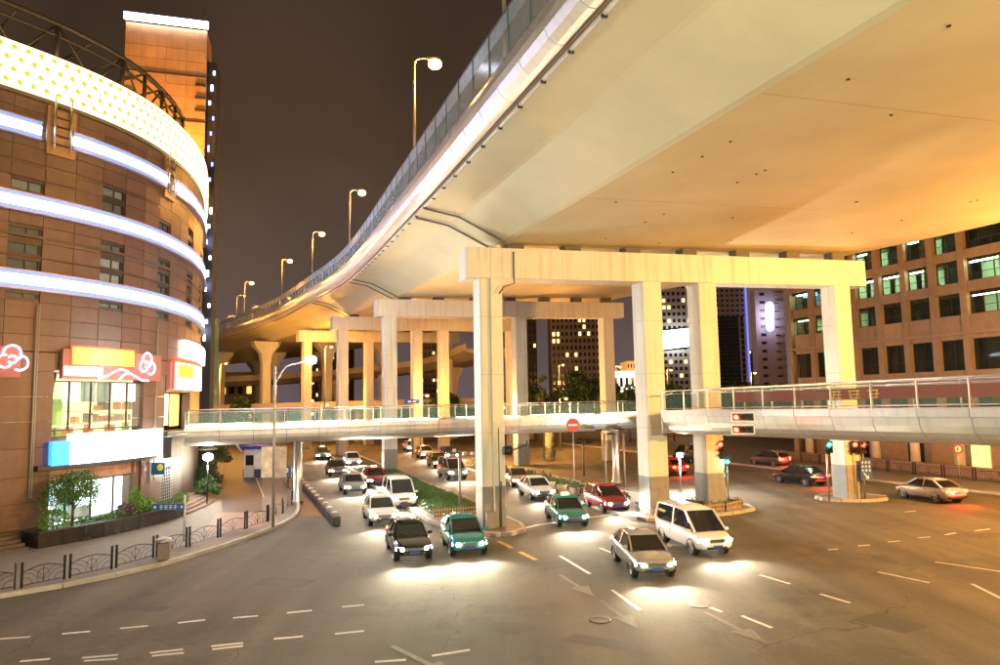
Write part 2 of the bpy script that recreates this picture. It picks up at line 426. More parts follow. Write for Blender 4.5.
# ============================================================ VIADUCT
QP = [Vector(p) for p in ((16.5,-9.5,15.0),(8.0,14.6,15.3),(-.67,39.2,15.8),(-11.2,70.5,17.6),(-20.8,92,18.6),(-30.5,110,18.7),(-43,128,18.4),(-58.5,146,18.0),(-78,163,17.5),(-104,180,17))]
VP = catmull(QP, 2.0)
VT = tangents(VP)
SLOPE = .033
def vpt(i, a, dz):     # a = metres right of the left column line, dz above the soffit's left edge
    p = VP[i]; n = -left_of(VT[i])
    return Vector((p.x, p.y, p.z)) + n*a + Vector((0,0,dz + SLOPE*max(a-.7, -3)))
PROF = [(-4.3,1.75),(-2.1,1.40),(-1.9,1.34),(.5,.06),(.75,0),(26.8,0),(27.1,.06),(29.5,1.4),(31.6,1.75),(31.6,2.05),(-4.3,2.05)]
via = thing('elevated_highway', (C1.x, C1.y, 0), 'wide pale concrete elevated road on square columns, curving away across the junction', 'elevated road')
girder = part('box_girder', MB().loft([[vpt(i,a,dz) for a, dz in PROF] for i in range(len(VP))]), SOFFIT, via)
# right-hand plain parapet
part('far_parapet', MB().loft([[vpt(i,a,dz) for a, dz in ((31.2,2.06),(31.62,2.06),(31.55,3.2),(31.3,3.2))] for i in range(len(VP))]), CONC, via)
part('road_surface', MB().loft([[vpt(i,a,dz) for a, dz in ((-3.9,2.054),(31.1,2.054),(31.1,2.10),(-3.9,2.10))] for i in range(len(VP))]), ASPHALT, via)
# left fascia: rounded cladding panels with open joints, glazed noise screen above
FPROF = [(-4.25,1.66),(-4.50,1.66),(-4.74,1.80),(-4.86,2.05),(-4.86,2.35),(-4.78,2.70),(-4.62,3.05),(-4.45,3.12),(-4.28,3.12)]
def interp(f, a, dz):
    i = min(int(f), len(VP)-2); t = f - i
    return vpt(i,a,dz).lerp(vpt(i+1,a,dz), t)
# arc table
arc = [0.0]
for a, b in zip(VP[:-1], VP[1:]): arc.append(arc[-1] + (b-a).length)
def f_at(s):
    for i in range(len(arc)-1):
        if arc[i+1] >= s: return i + (s-arc[i])/(arc[i+1]-arc[i])
    return len(arc)-1.001
def s_of_key(k): 
    j = min(range(len(VP)), key=lambda i: (VP[i]-QP[k]).length); return arc[j]
S1 = s_of_key(2)
PANE = glass('screen_glass', (.50,.56,.62), .34, .12)
LOUV = mat('screen_band', (.42,.50,.60), .3, .2, var=.08)
POSTM = mat('screen_post', (.16,.22,.30), .35, .5, var=.08)
PITCHP = 2.0
sA, sB = S1 - 36.0, S1 + 56.0
farF, farP, farL, farG = MB(), MB(), MB(), MB()
n_p = int((arc[-1]-4 - sA)/PITCHP)
JOINTBACK = MB()
for k in range(n_p):
    s0 = sA + k*PITCHP; s1 = s0 + PITCHP
    near = s0 < sB
    f0, f1 = f_at(s0+.018), f_at(s1-.018)
    g0, g1 = f_at(s0), f_at(s1)
    mbF = MB() if near else farF; mbP = MB() if near else farP; mbL = MB() if near else farL; mbG = MB() if near else farG
    dzj = random.uniform(-.008,.008)
    mbF.loft([[interp(f,a-dzj,dz) for a,dz in FPROF] for f in (f0,f1)], smooth=False)
    p0, p1 = interp(g0,-4.42,3.13), interp(g0,-4.42,4.95); mbP.bar(p0,p1,.07,.12)
    for dz0,dz1,mm in ((3.32,4.28,mbG),(4.30,4.92,mbL)):
        a0,a1 = interp(f_at(s0+.06),-4.42,dz0), interp(f_at(s1-.06),-4.42,dz0)
        b0,b1 = interp(f_at(s0+.06),-4.42,dz1), interp(f_at(s1-.06),-4.42,dz1)
        tn = (a1-a0).normalized().cross(Vector((0,0,1)))*.012
        mm.hexa([a0-tn,a1-tn,a1+tn,a0+tn,b0-tn,b1-tn,b1+tn,b0+tn])
    mbP.bar(interp(f_at(s0+.05),-4.42,3.25), interp(f_at(s1-.05),-4.42,3.25), .05,.07)
    mbP.bar(interp(f_at(s0+.05),-4.42,4.97), interp(f_at(s1-.05),-4.42,4.97), .05,.06)
    if near:
        part('fascia_panel', mbF, FASCIA, via); part('screen_post', mbP, POSTM, via)
        part('glass_pane', mbG, PANE, via); part('screen_band', mbL, LOUV, via)
part('fascia_panel', farF, FASCIA, via, kind='stuff'); part('screen_post', farP, POSTM, via, kind='stuff')
part('glass_pane', farG, PANE, via, kind='stuff'); part('screen_band', farL, LOUV, via, kind='stuff')
iA = int(f_at(sA))
part('panel_backing', MB().loft([[vpt(i,a,dz) for a,dz in ((-4.31,2.06),(-4.31,3.05),(-4.21,3.05),(-4.21,2.06))] for i in range(iA,len(VP))]), mat('dark_backing', (.10,.075,.05), .8), via)
# drain pipe with clips under the wing tip
part('drain_pipe', MB().tube([vpt(i,-4.05,1.58) for i in range(iA,len(VP)-20)], .085, 8), mat('pale_pipe', (.6,.58,.55), .4), via)
part('cable_tray', MB().loft([[vpt(i,a,dz) for a,dz in ((-4.24,1.6),(-4.14,1.6),(-4.14,1.72),(-4.24,1.72))] for i in range(iA,len(VP)-20)]), mat('tray_brown', (.18,.10,.05), .6), via)
for k in range(32):
    f = f_at(sA + 2 + k*2.0); p = interp(f,-4.05,1.56)
    part('pipe_clip', MB().box(p, (.16,.08,.22), math.atan2(U.y,U.x)+math.pi/2), DARKMETAL, via)
# small drain outlets in the underside
holes = MB()
for q in range(40):
    f = f_at(S1 - 30 + random.random()*44); holes.lathe([(.05,-.03),(.05,.02)], 8, interp(f, random.choice((2.5,6,10,14,20)), 0))
part('drain_outlet', holes, DARKMETAL, via, kind='stuff')
# segment joints across the soffit
for s in (S1-22, S1-11, S1+1.2, S1+22):
    mb = MB(); f = f_at(s)
    mb.hexa([interp(f,.8,-.006), interp(f,26.7,-.006), interp(f_at(s+.03),26.7,-.006), interp(f_at(s+.03),.8,-.006), interp(f,.8,.01), interp(f,26.7,.01), interp(f_at(s+.03),26.7,.01), interp(f_at(s+.03),.8,.01)])
    part('deck_joint', mb, mat('joint_stain', (.34,.29,.20), .7), via)

# piers: a cross beam on four square columns
def obox(o, u, b, z0, z1, u0, u1, b0, b1, ztop_slope=0.0, ch=.05):
    """box along pier axes with chamfered vertical edges; sloped with the deck"""
    pts = [(u0+ch,b0),(u0,b0+ch),(u0,b1-ch),(u0+ch,b1),(u1-ch,b1),(u1,b1-ch),(u1,b0+ch),(u1-ch,b0)]
    lo = [o + u*a + b*c + Vector((0,0,z0 + ztop_slope*c)) for a, c in pts]
    hi = [o + u*a + b*c + Vector((0,0,z1 + ztop_slope*c)) for a, c in pts]
    return lo, hi
SEAM = mat('seam', (.40,.36,.27), .7, var=.1)
BEARING = mat('bearing_block', (.10,.09,.08), .7)
def pier(k, o, ncol=4, zs=None):
    j = min(range(len(VP)), key=lambda i: (VP[i]-QP[k]).length)
    u = VT[j]; b = -left_of(u); zsof = QP[k].z
    zt = zsof - .32; zb = zt - 1.72
    cols = ((0,), (11.2-.76,), (14.2,), (25.6,))
    lo, hi = obox(o, u, b, zb, zt, -.78, .78, -1.45, 26.9, SLOPE*.6)
    bm = part('cross_beam', MB().loft([lo, hi]), CONC, via)
    for c in ((0.0,), (10.25,), (14.2,), (24.9,)):
        c = c[0]; top = zb + SLOPE*.6*c + .1
        lo, hi = obox(o + b*c, u, b, 0.1, top, -.66, .66, -.66, .66)
        cm = part('column', MB().loft([lo, hi]), CONC, via)
        lo, hi = obox(o + b*c, u, b, .1, 2.35, -.668, .668, -.668, .668)
        part('painted_base', MB().loft([lo, hi]), GREYBAND, cm)
    for c in (1.6, 5.2, 9.2, 13.2, 17.2, 21.2, 25.0):
        z = zt + SLOPE*.6*c
        lo, hi = obox(o + b*c, u, b, z-.02, z + .32 + SLOPE*.4*c, -.4, .4, -.55, .55)
        part('bearing', MB().loft([lo, hi]), BEARING, via)
    for c in (0.0, 10.25, 14.2, 24.9):
        top = zb + SLOPE*.6*c
        for zz in (5.2, 8.4, 11.6):
            if zz < top - 1:
                lo, hi = obox(o + b*c, u, b, zz, zz+.025, -.664, .664, -.664, .664)
                part('formwork_seam', MB().loft([lo, hi]), SEAM, via)
    for c in (4.3, 8.7, 12.2, 18.0, 22.5):
        lo, hi = obox(o + b*c, u, b, zb + SLOPE*.6*c + .0, zt + SLOPE*.6*c - .01, -.784, .784, 0, .03, 0, .004)
        part('formwork_seam', MB().loft([lo, hi]), SEAM, via)
    # cap slab at the column joint, and a seam in the beam
    return u, b
for k in (2,3,4,5):
    pier(k, Vector((QP[k].x, QP[k].y, 0)))
# farther piers: paired flared columns
for k in (6,7,8):
    j = min(range(len(VP)), key=lambda i: (VP[i]-QP[k]).length); u = VT[j]; b = -left_of(u); o = Vector((QP[k].x,QP[k].y,0)); zt = QP[k].z
    for c in (0, 12, 24):
        secs = []
        for z, r, r2 in ((0,.8,.8),(zt-4,.8,.8),(zt-2.2,.95,1.1),(zt-.9,1.2,2.2),(zt-.05,1.2,2.5)):
            secs.append([o + b*c + u*x*r + b*y*r2 + Vector((0,0,z + SLOPE*c*.9)) for x, y in ((-1,-.8),(-.8,-1),(.8,-1),(1,-.8),(1,.8),(.8,1),(-.8,1),(-1,.8))])
        part('flared_column', MB().loft(secs), CONC, via)
for (s_, c_) in ((S1+16,3),(S1+47,4)):   # in-between slim pier
    pass
# pipes on the wing and down the first beam, and conduits on columns
PIPE = mat('grey_pipe', (.12,.12,.11), .5)
for k, key in enumerate((2,3,4)):
    j = min(range(len(VP)), key=lambda i: (VP[i]-QP[key]).length)
    for d in (-1.2, 1.0):
        f = j + d*.5
        pts = [interp(f,-3.9,1.62), interp(f,-2.0,1.28), interp(f,.55,-.02), interp(f,.8,-.12)]
        part('drain_pipe', MB().tube(pts, .055, 6), PIPE, via)
part('down_pipe', MB().tube([C1 - U*.73 + B*-.05 + Vector((0,0,z)) for z in (15.6,12,6,2.2,.4)], .06, 8), mat('pale_pipe',(.6,.58,.55)), via)
part('drain_pipe', MB().tube([C1 - U*.85 + B*1.3 + Vector((0,0,15.3)), C1 - U*.85 + B*1.3 + Vector((0,0,13.5)), C1 - U*.85 + B*.7 + Vector((0,0,13.3)), C1 - U*.85 + B*.4 + Vector((0,0,12.9))], .05, 6), PIPE, via)
for (c, bb, uu, zt, r) in ((C1,.28,-.68,5.5,.03),(C1,.36,-.70,2.6,.05),(C2,.3,-.69,4.9,.03),(C2,.45,-.69,4.9,.03),(C2,.1,-.69,4.9,.025),(C3,-.5,-.69,4.6,.05),(C3,.35,-.69,4.6,.03),(C3,.5,-.69,4.6,.03)):
    part('conduit', MB().tube([c + U*uu + B*bb + Vector((0,0,.15)), c + U*uu + B*bb + Vector((0,0,zt))], r, 6), PIPE, via)

# ------------------------------------------------------------ lower ramp behind the columns
rampP = [Vector(p) for p in ((-120,140,10.2),(-75,150,10.4),(-40,150,11.5),(-18,142,12.6),(-7,129,13.4),(-1,112,14))]
RV = catmull(rampP, 4.0); RT = tangents(RV)
rampm = mat('ramp_concrete', (.42,.36,.28), .7, var=.12, scale=.4, streak=.2)
ramp_t = thing('viaduct_ramp', (-40,150,0), 'narrow curved concrete ramp on flared columns, behind the square columns', 'ramp')
part('deck', MB().loft([[RV[i] + left_of(RT[i])*a + Vector((0,0,z)) for a, z in ((5,.9),(4.9,2.0),(4.6,2.0),(4.6,1.2),(-4.6,1.2),(-4.6,2.0),(-4.9,2.0),(-5,.9),(-2.4,0),(2.4,0))] for i in range(len(RV))]), rampm, ramp_t)
for s in (6, 13, 20, 27, 33, 39, 45):
    if s >= len(RV): break
    p = RV[s]; u = RT[s]; b = left_of(u); secs = []
    for z, r2 in ((0,.8),(p.z-4,.8),(p.z-2,1.1),(p.z-.7,1.9),(p.z+.05,2.1)):
        secs.append([Vector((p.x,p.y,0)) + u*x*.7 + b*y*r2 + Vector((0,0,z)) for x, y in ((-1,-.8),(-.8,-1),(.8,-1),(1,-.8),(1,.8),(.8,1),(-.8,1),(-1,.8))])
    part('flared_column', MB().loft(secs), rampm, ramp_t)
ramp2 = [Vector(p) for p in ((-130,118,3.5),(-80,124,4.5),(-50,128,5.2),(-10,124,5.6),(30,128,5.6))]
RV2 = catmull(ramp2, 5.0); RT2 = tangents(RV2)
ramp_u = thing('low_ramp', (-50,128,0), 'low concrete slip road with solid parapet, far behind the footbridge on the left', 'ramp')
part('deck', MB().loft([[RV2[i] + left_of(RT2[i])*a + Vector((0,0,z)) for a, z in ((4,.6),(4,1.8),(3.7,1.8),(3.7,.9),(-3.7,.9),(-3.7,1.8),(-4,1.8),(-4,.6),(-2,0),(2,0))] for i in range(len(RV2))]), rampm, ramp_u)
for s in range(3, len(RV2), 6):
    p = RV2[s]; part('column', MB().tube([(p.x,p.y,0),(p.x,p.y,p.z+.1)], .7, 12), rampm, ramp_u)
# ============================================================ FOOTBRIDGE
RAILGLASS = glass('rail_glass', (.20,.30,.26), .12, .04)
TUBE = emit('tube_light', (.80,1.0,.78), 14.0)
def bridge(th, A, Bp, zA, zB, w, n, cap0=False, cap1=False, lights='LR'):
    """straight footbridge span from A to Bp (2D axis points), deck heights zA, zB; children one by one"""
    A = Vector((A[0],A[1],0)); Bp = Vector((Bp[0],Bp[1],0)); t = (Bp-A).normalized(); nl = left_of(t); L = (Bp-A).length
    def P(s, a, z): return A + t*s + nl*a + Vector((0,0, zA + (zB-zA)*s/L + z))
    prof = []
    for k in range(13):
        an = math.pi*k/12; prof.append((-(w/2)*math.cos(an), -.26 - 1.02*math.sin(an)**.85))
    st = L/n
    for k in range(n):
        s0, s1 = k*st + .012, (k+1)*st - .012
        dz = random.uniform(-.006,.006)
        part('belly_panel', MB().loft([[P(s,a,z+dz) for a,z in prof] + [P(s,w/2-.06,-.27), P(s,-w/2+.06,-.27)] for s in (s0,s1)]), ALU, th)
        for sd in (-1,1):
            part('edge_panel', MB().hexa([P(s0,sd*(w/2+.10),-.25),P(s1,sd*(w/2+.10),-.25),P(s1,sd*(w/2-.14),-.25),P(s0,sd*(w/2-.14),-.25),P(s0,sd*(w/2+.10),.06),P(s1,sd*(w/2+.10),.06),P(s1,sd*(w/2-.14),.06),P(s0,sd*(w/2-.14),.06)]), ALU, th)
    part('deck', MB().hexa([P(0,-w/2+.15,-.2),P(L,-w/2+.15,-.2),P(L,w/2-.15,-.2),P(0,w/2-.15,-.2),P(0,-w/2+.15,0),P(L,-w/2+.15,0),P(L,w/2-.15,0),P(0,w/2-.15,0)]), mat('deck_paving', (.25,.2,.18), .7, scale=5), th)
    part('inner_frame', MB().loft([[P(s,a*.97,z*.985) for a,z in prof] for s in (.02,L-.02)]), DARKMETAL, th)
    for sd in (-1,1):
        a = sd*(w/2-.02)
        part('handrail', MB().tube([P(0,a,1.12),P(L,a,1.12)], .04, 8), STEEL, th)
        part('lower_rail', MB().tube([P(0,a,.16),P(L,a,.16)], .025, 6), STEEL, th)
        part('middle_rail', MB().tube([P(0,a,.96),P(L,a,.96)], .02, 6), STEEL, th)
        for k in range(n+1):
            s = min(max(k*st,.05),L-.05)
            part('rail_post', MB().bar(P(s,a,.05),P(s,a,1.1),.06,.06), STEEL, th)
        for k in range(n):
            s0, s1 = k*st+.09, (k+1)*st-.09; g = nl*.006
            part('glass_pane', MB().hexa([P(s0,a,.2)-g,P(s1,a,.2)-g,P(s1,a,.2)+g,P(s0,a,.2)+g,P(s0,a,.93)-g,P(s1,a,.93)-g,P(s1,a,.93)+g,P(s0,a,.93)+g]), RAILGLASS, th)
            if ('L' in lights and sd > 0) or ('R' in lights and sd < 0):
                if k % 3 != 2:
                    part('tube_light', MB().bar(P(s0,a+sd*.06,.10),P(s1,a+sd*.06,.10),.05,.05), TUBE, th)
    return P
fb = thing('footbridge', (-21.5,46.5,0), 'long pedestrian footbridge with rounded metal belly and glass railings crossing behind the front column', 'footbridge')
AX0 = Vector((-21.3,47.6,0)); AX1 = AX0 + Vector((.94,.342,0))*36.5
PF = bridge(fb, AX0, AX1, 5.55, 5.62, 3.0, 17)
part('end_cap', MB().lathe([(.01,0),(1.42,0),(1.5,.1),(1.5,.35),(.01,.36)], 18, (AX0.x-.1,AX0.y-.05,4.95)), ALU, fb)
# right-hand arm: emerges at the second column and runs towards the right foreground
RB0 = Vector((10.15,40.0,0)); RB1 = RB0 + Vector((.405,-.914,0))*36
rb = thing('pedestrian_bridge', (RB0.x,RB0.y,0), 'near silver footbridge with rounded belly, running from the middle columns to the right edge', 'footbridge')
PR = bridge(rb, RB0, RB1, 6.2, 6.62, 2.5, 19, lights='')
ru = Vector((.405,-.914,0)); rn = left_of(ru)
part('end_plate', MB().hexa([PR(-.08,-1.25,-1.2),PR(-.02,-1.25,-1.2),PR(-.02,1.25,-1.2),PR(-.08,1.25,-1.2),PR(-.08,-1.25,.06),PR(-.02,-1.25,.06),PR(-.02,1.25,.06),PR(-.08,1.25,.06)]), ALU, rb)
# link between the two arms, passing between the two middle columns
lk0 = C2.lerp(C3,.52) - U*.2; 
LA = Vector((11.05,40.9,0)); LB = Vector((12.3,57.6,0))
lt = (LB-LA).normalized(); ll = left_of(lt)
mbk = MB()
lofts = []
for s_, z_ in ((0,6.2),((LB-LA).length,5.6)):
    c = LA + lt*s_; lofts.append([c + ll*a + Vector((0,0,z_+z)) for a, z in ((-1.1,-1.0),(-.7,-1.25),(.7,-1.25),(1.1,-1.0),(1.15,-.02),(-1.15,-.02))])
part('link_span', mbk.loft(lofts), ALU, fb)
part('link_rail', MB().tube([LA + ll*1.1 + Vector((0,0,7.2)), LB + ll*1.1 + Vector((0,0,6.6))], .04, 8), STEEL, fb)
# steel supports
for q in ((-14.4,49.9),(9.3,57.9),(-1.2,54.4)):
    if q[0] == -1.2: continue
    part('support_column', MB().lathe([(.42,.1),(.42,.25),(.30,.3),(.30,4.3),(.36,4.35),(.36,4.5)], 16, (q[0],q[1],0)), STEEL, fb)
# red banner with yellow strokes on the far rail of the arm
ban = MB()
L0, L1 = 3.0, 19.0
for sd in (1,):
    ban.hexa([PR(L0,1.14,.42),PR(L1,1.14,.42),PR(L1,1.17,.42),PR(L0,1.17,.42),PR(L0,1.14,.92),PR(L1,1.14,.92),PR(L1,1.17,.92),PR(L0,1.17,.92)])
banner = thing('banner', PR(3,1.15,0), 'long red cloth banner with yellow characters behind the railing of the near footbridge arm', 'banner')
part('cloth', ban, mat('red_cloth', (.26,.02,.02), .8, var=.1), banner)
YEL = mat('yellow_print', (.8,.55,.06), .6, var=.05)
rs = random.Random(4)
for k in range(3):
    s = 9.6 + k*.95; mb = MB()
    for q in range(5):
        if q < 3: mb.bar(PR(s-.3+rs.uniform(0,.1),1.125,.50+q*.15), PR(s+.3-rs.uniform(0,.1),1.125,.50+q*.15), .02,.05)
        else: mb.bar(PR(s-.15+.28*(q-3),1.12,.46), PR(s-.15+.28*(q-3)+rs.uniform(-.1,.1),1.12,.84), .02,.05)
    part('character', mb, YEL, banner)

# ============================================================ LEFT BUILDING (curved, stone-clad)
FC = [Vector((x,y,0)) for x,y in ((-36,23.5),(-31.5,27.2),(-28,31.2),(-25.2,35),(-23.2,38.5),(-22.1,42),(-21.9,45.5),(-22.4,50),(-24,55.5),(-27,62.5),(-31.8,71),(-39,82))]
FP = catmull(FC, .5); 
farc = [0.0]
for a, b in zip(FP[:-1], FP[1:]): farc.append(farc[-1] + (b-a).length)
def fpos(s):
    s = min(max(s,0), farc[-1]-.01)
    for i in range(len(farc)-1):
        if farc[i+1] >= s:
            t = (s-farc[i])/(farc[i+1]-farc[i]); p = FP[i].lerp(FP[i+1],t)
            a, b = FP[max(i-2,0)], FP[min(i+3,len(FP)-1)]
            return p, (b-a).normalized()
def fpt(s, o, z):                      # o = metres out from the facade
    p, t = fpos(s); return p + Vector((t.y,-t.x,0))*o + Vector((0,0,z))
def s_px(px):                          # facade arc length that projects to photo column px at eye level
    best = min((abs(proj(fpt(k*.1,0,7))[0]-px), k*.1) for k in range(0, int(farc[-1]*10)) if fpt(k*.1,0,7).y < 66)
    return best[1]
mall = thing('shopping_centre', (-30,45,0), 'curved brown stone shopping building with white light bands and glowing yellow crown', 'building')
STONE = mat('brown_stone', (.105,.060,.048), .42, var=.20, scale=2.5, bump=.08, bscale=15, streak=.2)
DARKST = mat('dark_stone', (.06,.04,.034), .35, var=.2, scale=2)
core = FP
Smax = farc[-1]
def ring(s0, s1, o0, o1, z0, z1, step=1.0):
    n = max(1,int((s1-s0)/step)); secs = []
    for k in range(n+1):
        s = s0 + (s1-s0)*k/n
        secs.append([fpt(s,o0,z0), fpt(s,o1,z0), fpt(s,o1,z1), fpt(s,o0,z1)])
    return MB().loft(secs)
poly = [(p.x,p.y) for p in [fpt(k*1.0,-.35,0) for k in range(int(Smax)+1)]] + [(-62,84),(-62,22)]
# shell in three bands: dark backing behind the stone
part('inner_wall', MB().prism(poly[::1], 9.9, 25.2), mat('joint_dark', (.05,.035,.03), .8, var=.1), mall)
s_lo, s_hi = s_px(-40), s_px(198)
PW = 1.62; ncol = int((s_hi - s_lo)/PW)
LED = emit('white_led', (.66,.76,1.0), 20.0)
HALOB = emit('blue_halo', (.13,.20,1.0), 1.2)  # emissive blue stands in for the halo round the white bands
LEDF = mat('led_ledge', (.42,.40,.42), .35, .3, var=.06)
rows = []   # (z0, z1)
z = 9.95
for h in (.86,.86,.86,.0,): 
    if h: rows.append((z, z+h)); z += h
rows += [(14.0,14.85),(14.85,15.7),(15.7,16.55),(16.55,17.15),(18.2,19.05),(19.05,19.9),(19.9,20.75),(20.75,21.2),(22.0,22.7),(22.7,23.35)]
rows += [(12.53,13.1)]
WINF = mat('window_frame_brown', (.05,.04,.035), .4, .4)
WINB = mat('blind_glass', (.10,.12,.13), .12, var=.25, scale=1.2)
WINL = mat('pale_window', (.15,.19,.22), .15, var=.3, scale=1.0)
protos = {}
rw = random.Random(11)
for c in range(ncol):
    s0 = s_lo + c*PW; sm = s0 + PW/2
    a, b = fpt(s0,0,0), fpt(s0+PW,0,0); ang = math.atan2(b.y-a.y, b.x-a.x); mid = (a+b)/2
    out_n = Vector((b.y-a.y, -(b.x-a.x), 0)).normalized()
    iswin = (c % 3 == 1)
    for (z0, z1) in rows:
        h = round(z1-z0,3)
        wrow = (iswin and z0 in (12.53, 14.0, 14.85, 15.7, 18.2, 19.05)) if z0 > 12 else False
        if wrow and z0 == 19.05 and c % 2: wrow = False
        cc = mid + Vector((0,0,(z0+z1)/2))
        loc = rootm(mall).inverted() @ cc
        if not wrow:
            key = ('p',h)
            if key not in protos:
                protos[key] = part('stone_panel', MB().box((0,-.03,0), (PW-.02,.12,h-.022)), STONE, mall, world=False); o = protos[key]
            else: o = inst(protos[key], mall, (0,0,0))
            o.location = loc + out_n*rw.uniform(-.008,.01); o.rotation_euler = (0,0,ang)
        else:
            lit = rw.random() < .3  # picks panes coloured paler to look lit; no lamp behind
            key = ('w',h,lit)
            if key not in protos:
                me = MB()
                wf = part('window', MB().box((-(PW/2-.05),.12,0),(.1,.14,h)).box(((PW/2-.05),.12,0),(.1,.14,h)).box((0,.06,h/2-.09),(PW,.18,.18)).box((0,.06,-h/2+.09),(PW,.18,.18)).box((.1,.12,0),(.05,.1,h)), WINF, mall, world=False)
                part('pane', MB().box((0,.16,0),(PW-.15,.03,h-.15)), WINL if lit else WINB, wf, world=False); protos[key] = wf; o = wf
            else:
                o = inst(protos[key], mall, (0,0,0)); inst(protos[key].children[0], o, (0,0,0))
            o.location = loc; o.rotation_euler = (0,0,ang)
part('stone_wall', ring(s_lo+ncol*PW+.02, Smax-1, -.3, .03, 9.95, 23.35), STONE, mall)
# thin projecting ledges
for z0, h, o in ((13.12,.16,.10),(14.86,.07,.10),(15.9,.16,.12),(17.18,.14,.10),(18.08,.10,.14),(19.7,.16,.10),(21.25,.12,.10),(21.9,.09,.12),(23.36,.14,.14)):
    part('ledge', ring(s_lo-1,Smax-1,-.2,o,z0,z0+h), DARKST, mall)
# white light bands in a projecting trough; added blue strips imitate their halo
for z0, sA_, sB_ in ((13.35,s_lo-1,Smax-1),(17.42,s_lo-1,Smax-1),(21.42,s_lo-1,s_px(33)-.3),(21.42,s_px(60),s_px(156)),(21.42,s_px(166),Smax-1)):
    part('light_trough', ring(sA_,sB_,-.2,.34,z0-.26,z0-.20), LEDF, mall)
    part('light_band', ring(sA_+.05,sB_-.05,.10,.30,z0+.02,z0+.50), LED, mall)
    part('blue_edge_glow', ring(sA_+.05,sB_-.05,.08,.32,z0-.19,z0+.018), HALOB, mall)
    part('blue_edge_glow', ring(sA_+.05,sB_-.05,.08,.32,z0+.502,z0+.70), HALOB, mall)
    part('light_trough', ring(sA_,sB_,-.2,.34,z0+.71,z0+.77), LEDF, mall)
# vertical light-column brackets at the upper band
for px in (47, 161):
    s = s_px(px)
    part('facade_bracket', ring(s-.75,s+.75,.12,.22,20.6,23.3,.5), mat('bronze_panel', (.22,.14,.08), .4, .4), mall)
    for d in (-.42,.42):
        part('bracket_tube', MB().tube([fpt(s+d,.34,20.9), fpt(s+d,.34,23.9)], .05, 8), STEEL, mall)
    for q in range(5):
        part('bracket_rung', MB().bar(fpt(s-.5,.3,21.2+q*.5), fpt(s+.5,.3,21.2+q*.5), .06), DARKMETAL, mall)
# glowing crown: lattice of lit diamonds on a bright drum
CROWN = emit('crown_light', (1.0,.76,.30), 2.8)
DIAM = emit('crown_diamond', (1.0,.42,.02), .62)
zc0, zc1 = 23.6, 26.0
part('crown_screen', ring(s_lo-2,Smax-1,.15,.35,zc0,zc1), CROWN, mall)
dm = MB(); kk = 0; s = s_lo-1.5
while s < s_hi+10:
    for r in range(4):
        zz = zc0 + .3 + r*.6 ; ss = s + (.32 if r % 2 else 0); q = .17
        dm.add([fpt(ss-q,.37,zz), fpt(ss,.37,zz-q), fpt(ss+q,.37,zz), fpt(ss,.37,zz+q), fpt(ss,.40,zz)], [(0,1,4),(1,2,4),(2,3,4),(3,0,4)])
    s += .64
part('crown_diamond', dm, DIAM, mall, kind='stuff')
# rooftop truss ring
TR = mat('truss_brown', (.06,.045,.035), .5, .5)
tpx = [-40, 52, 125, 168, 188, 197]
def troof(px, dz): return fpt(s_px(px) if px < 196 else s_px(190)+5, -1.2, 26.0+dz)
tops = [fpt(s_px(px),-1.0,28.6) for px in (-38,8,52,92,125,150,168,182,190)]
lows = [fpt(s_px(px),-1.0,26.0) for px in (-38,8,52,92,125,150,168,182,190)]
part('truss_chord', MB().tube(catmull(tops,.8), .16, 8), TR, mall)
part('truss_chord', MB().tube(catmull([p + Vector((0,0,-.7)) for p in tops],.8), .08, 6), TR, mall)
for i, (a, b) in enumerate(zip(tops, lows)):
    if i % 2 == 0 or i > 4: part('truss_post', MB().tube([b, a], .12, 8), TR, mall)
    if i < len(tops)-1: part('truss_brace', MB().tube([b if i % 2 else a, lows[i+1] if i % 2 == 0 else tops[i+1]], .07, 6), TR, mall)
    p, t = fpos(s_px((-38,8,52,92,125,150,168,182,190)[i])); inn = Vector((-t.y,t.x,0))
    part('truss_brace', MB().tube([a, a + inn*5 - Vector((0,0,1.2))], .07, 6), TR, mall)
part('roof_slab', MB().prism([(p.x,p.y) for p in [fpt(k*1.0,-.5,0) for k in range(int(Smax)+1)]] + [(-61,83),(-61,23)], 25.25, 25.5), DARKST, mall)

# ---- shop floors
GL = glass('shop_glass', (.75,.8,.8), .12, .03)
part('inner_wall', MB().prism([(p.x,p.y) for p in [fpt(k*1.0,-4.5,0) for k in range(int(Smax)+1)]] + [(-61.5,83),(-61.5,23)], .13, 9.88), mat('shop_back', (.62,.58,.46), .7, var=.25, scale=1.2), mall)
part('floor_slab', ring(s_lo-2,Smax-1,-4.6,.05,5.0,5.35), DARKST, mall)
part('ceiling_slab', ring(s_lo-2,Smax-1,-4.6,.05,9.0,9.9), DARKST, mall)
pier_px = (-62,-12,36,147,161,196)
SP = [s_px(p) for p in pier_px[1:]]
for px, wd in ((-14,2.3),(24,2.6),(146,1.0),(157,1.6)):
    s = s_px(px)
    for z0, z1 in ((.13,.9),(.9,2.2),(2.2,3.5),(3.5,4.95),(4.95,6.3),(6.3,7.6),(7.6,8.9),(8.9,9.9)):
        part('stone_panel', ring(s-wd/2,s+wd/2,-.6,.12 if z0 > .5 else .16,z0+.008,z1-.008,.7), DARKST if z0 < .5 else STONE, mall)
for px in (31, 33.5, 152):
    s = s_px(px)
    part('down_pipe', MB().tube([fpt(s,.22,z) for z in (2.4,6,12.4)], .035, 8), mat('facade_pipe',(.30,.27,.24),.5), mall)
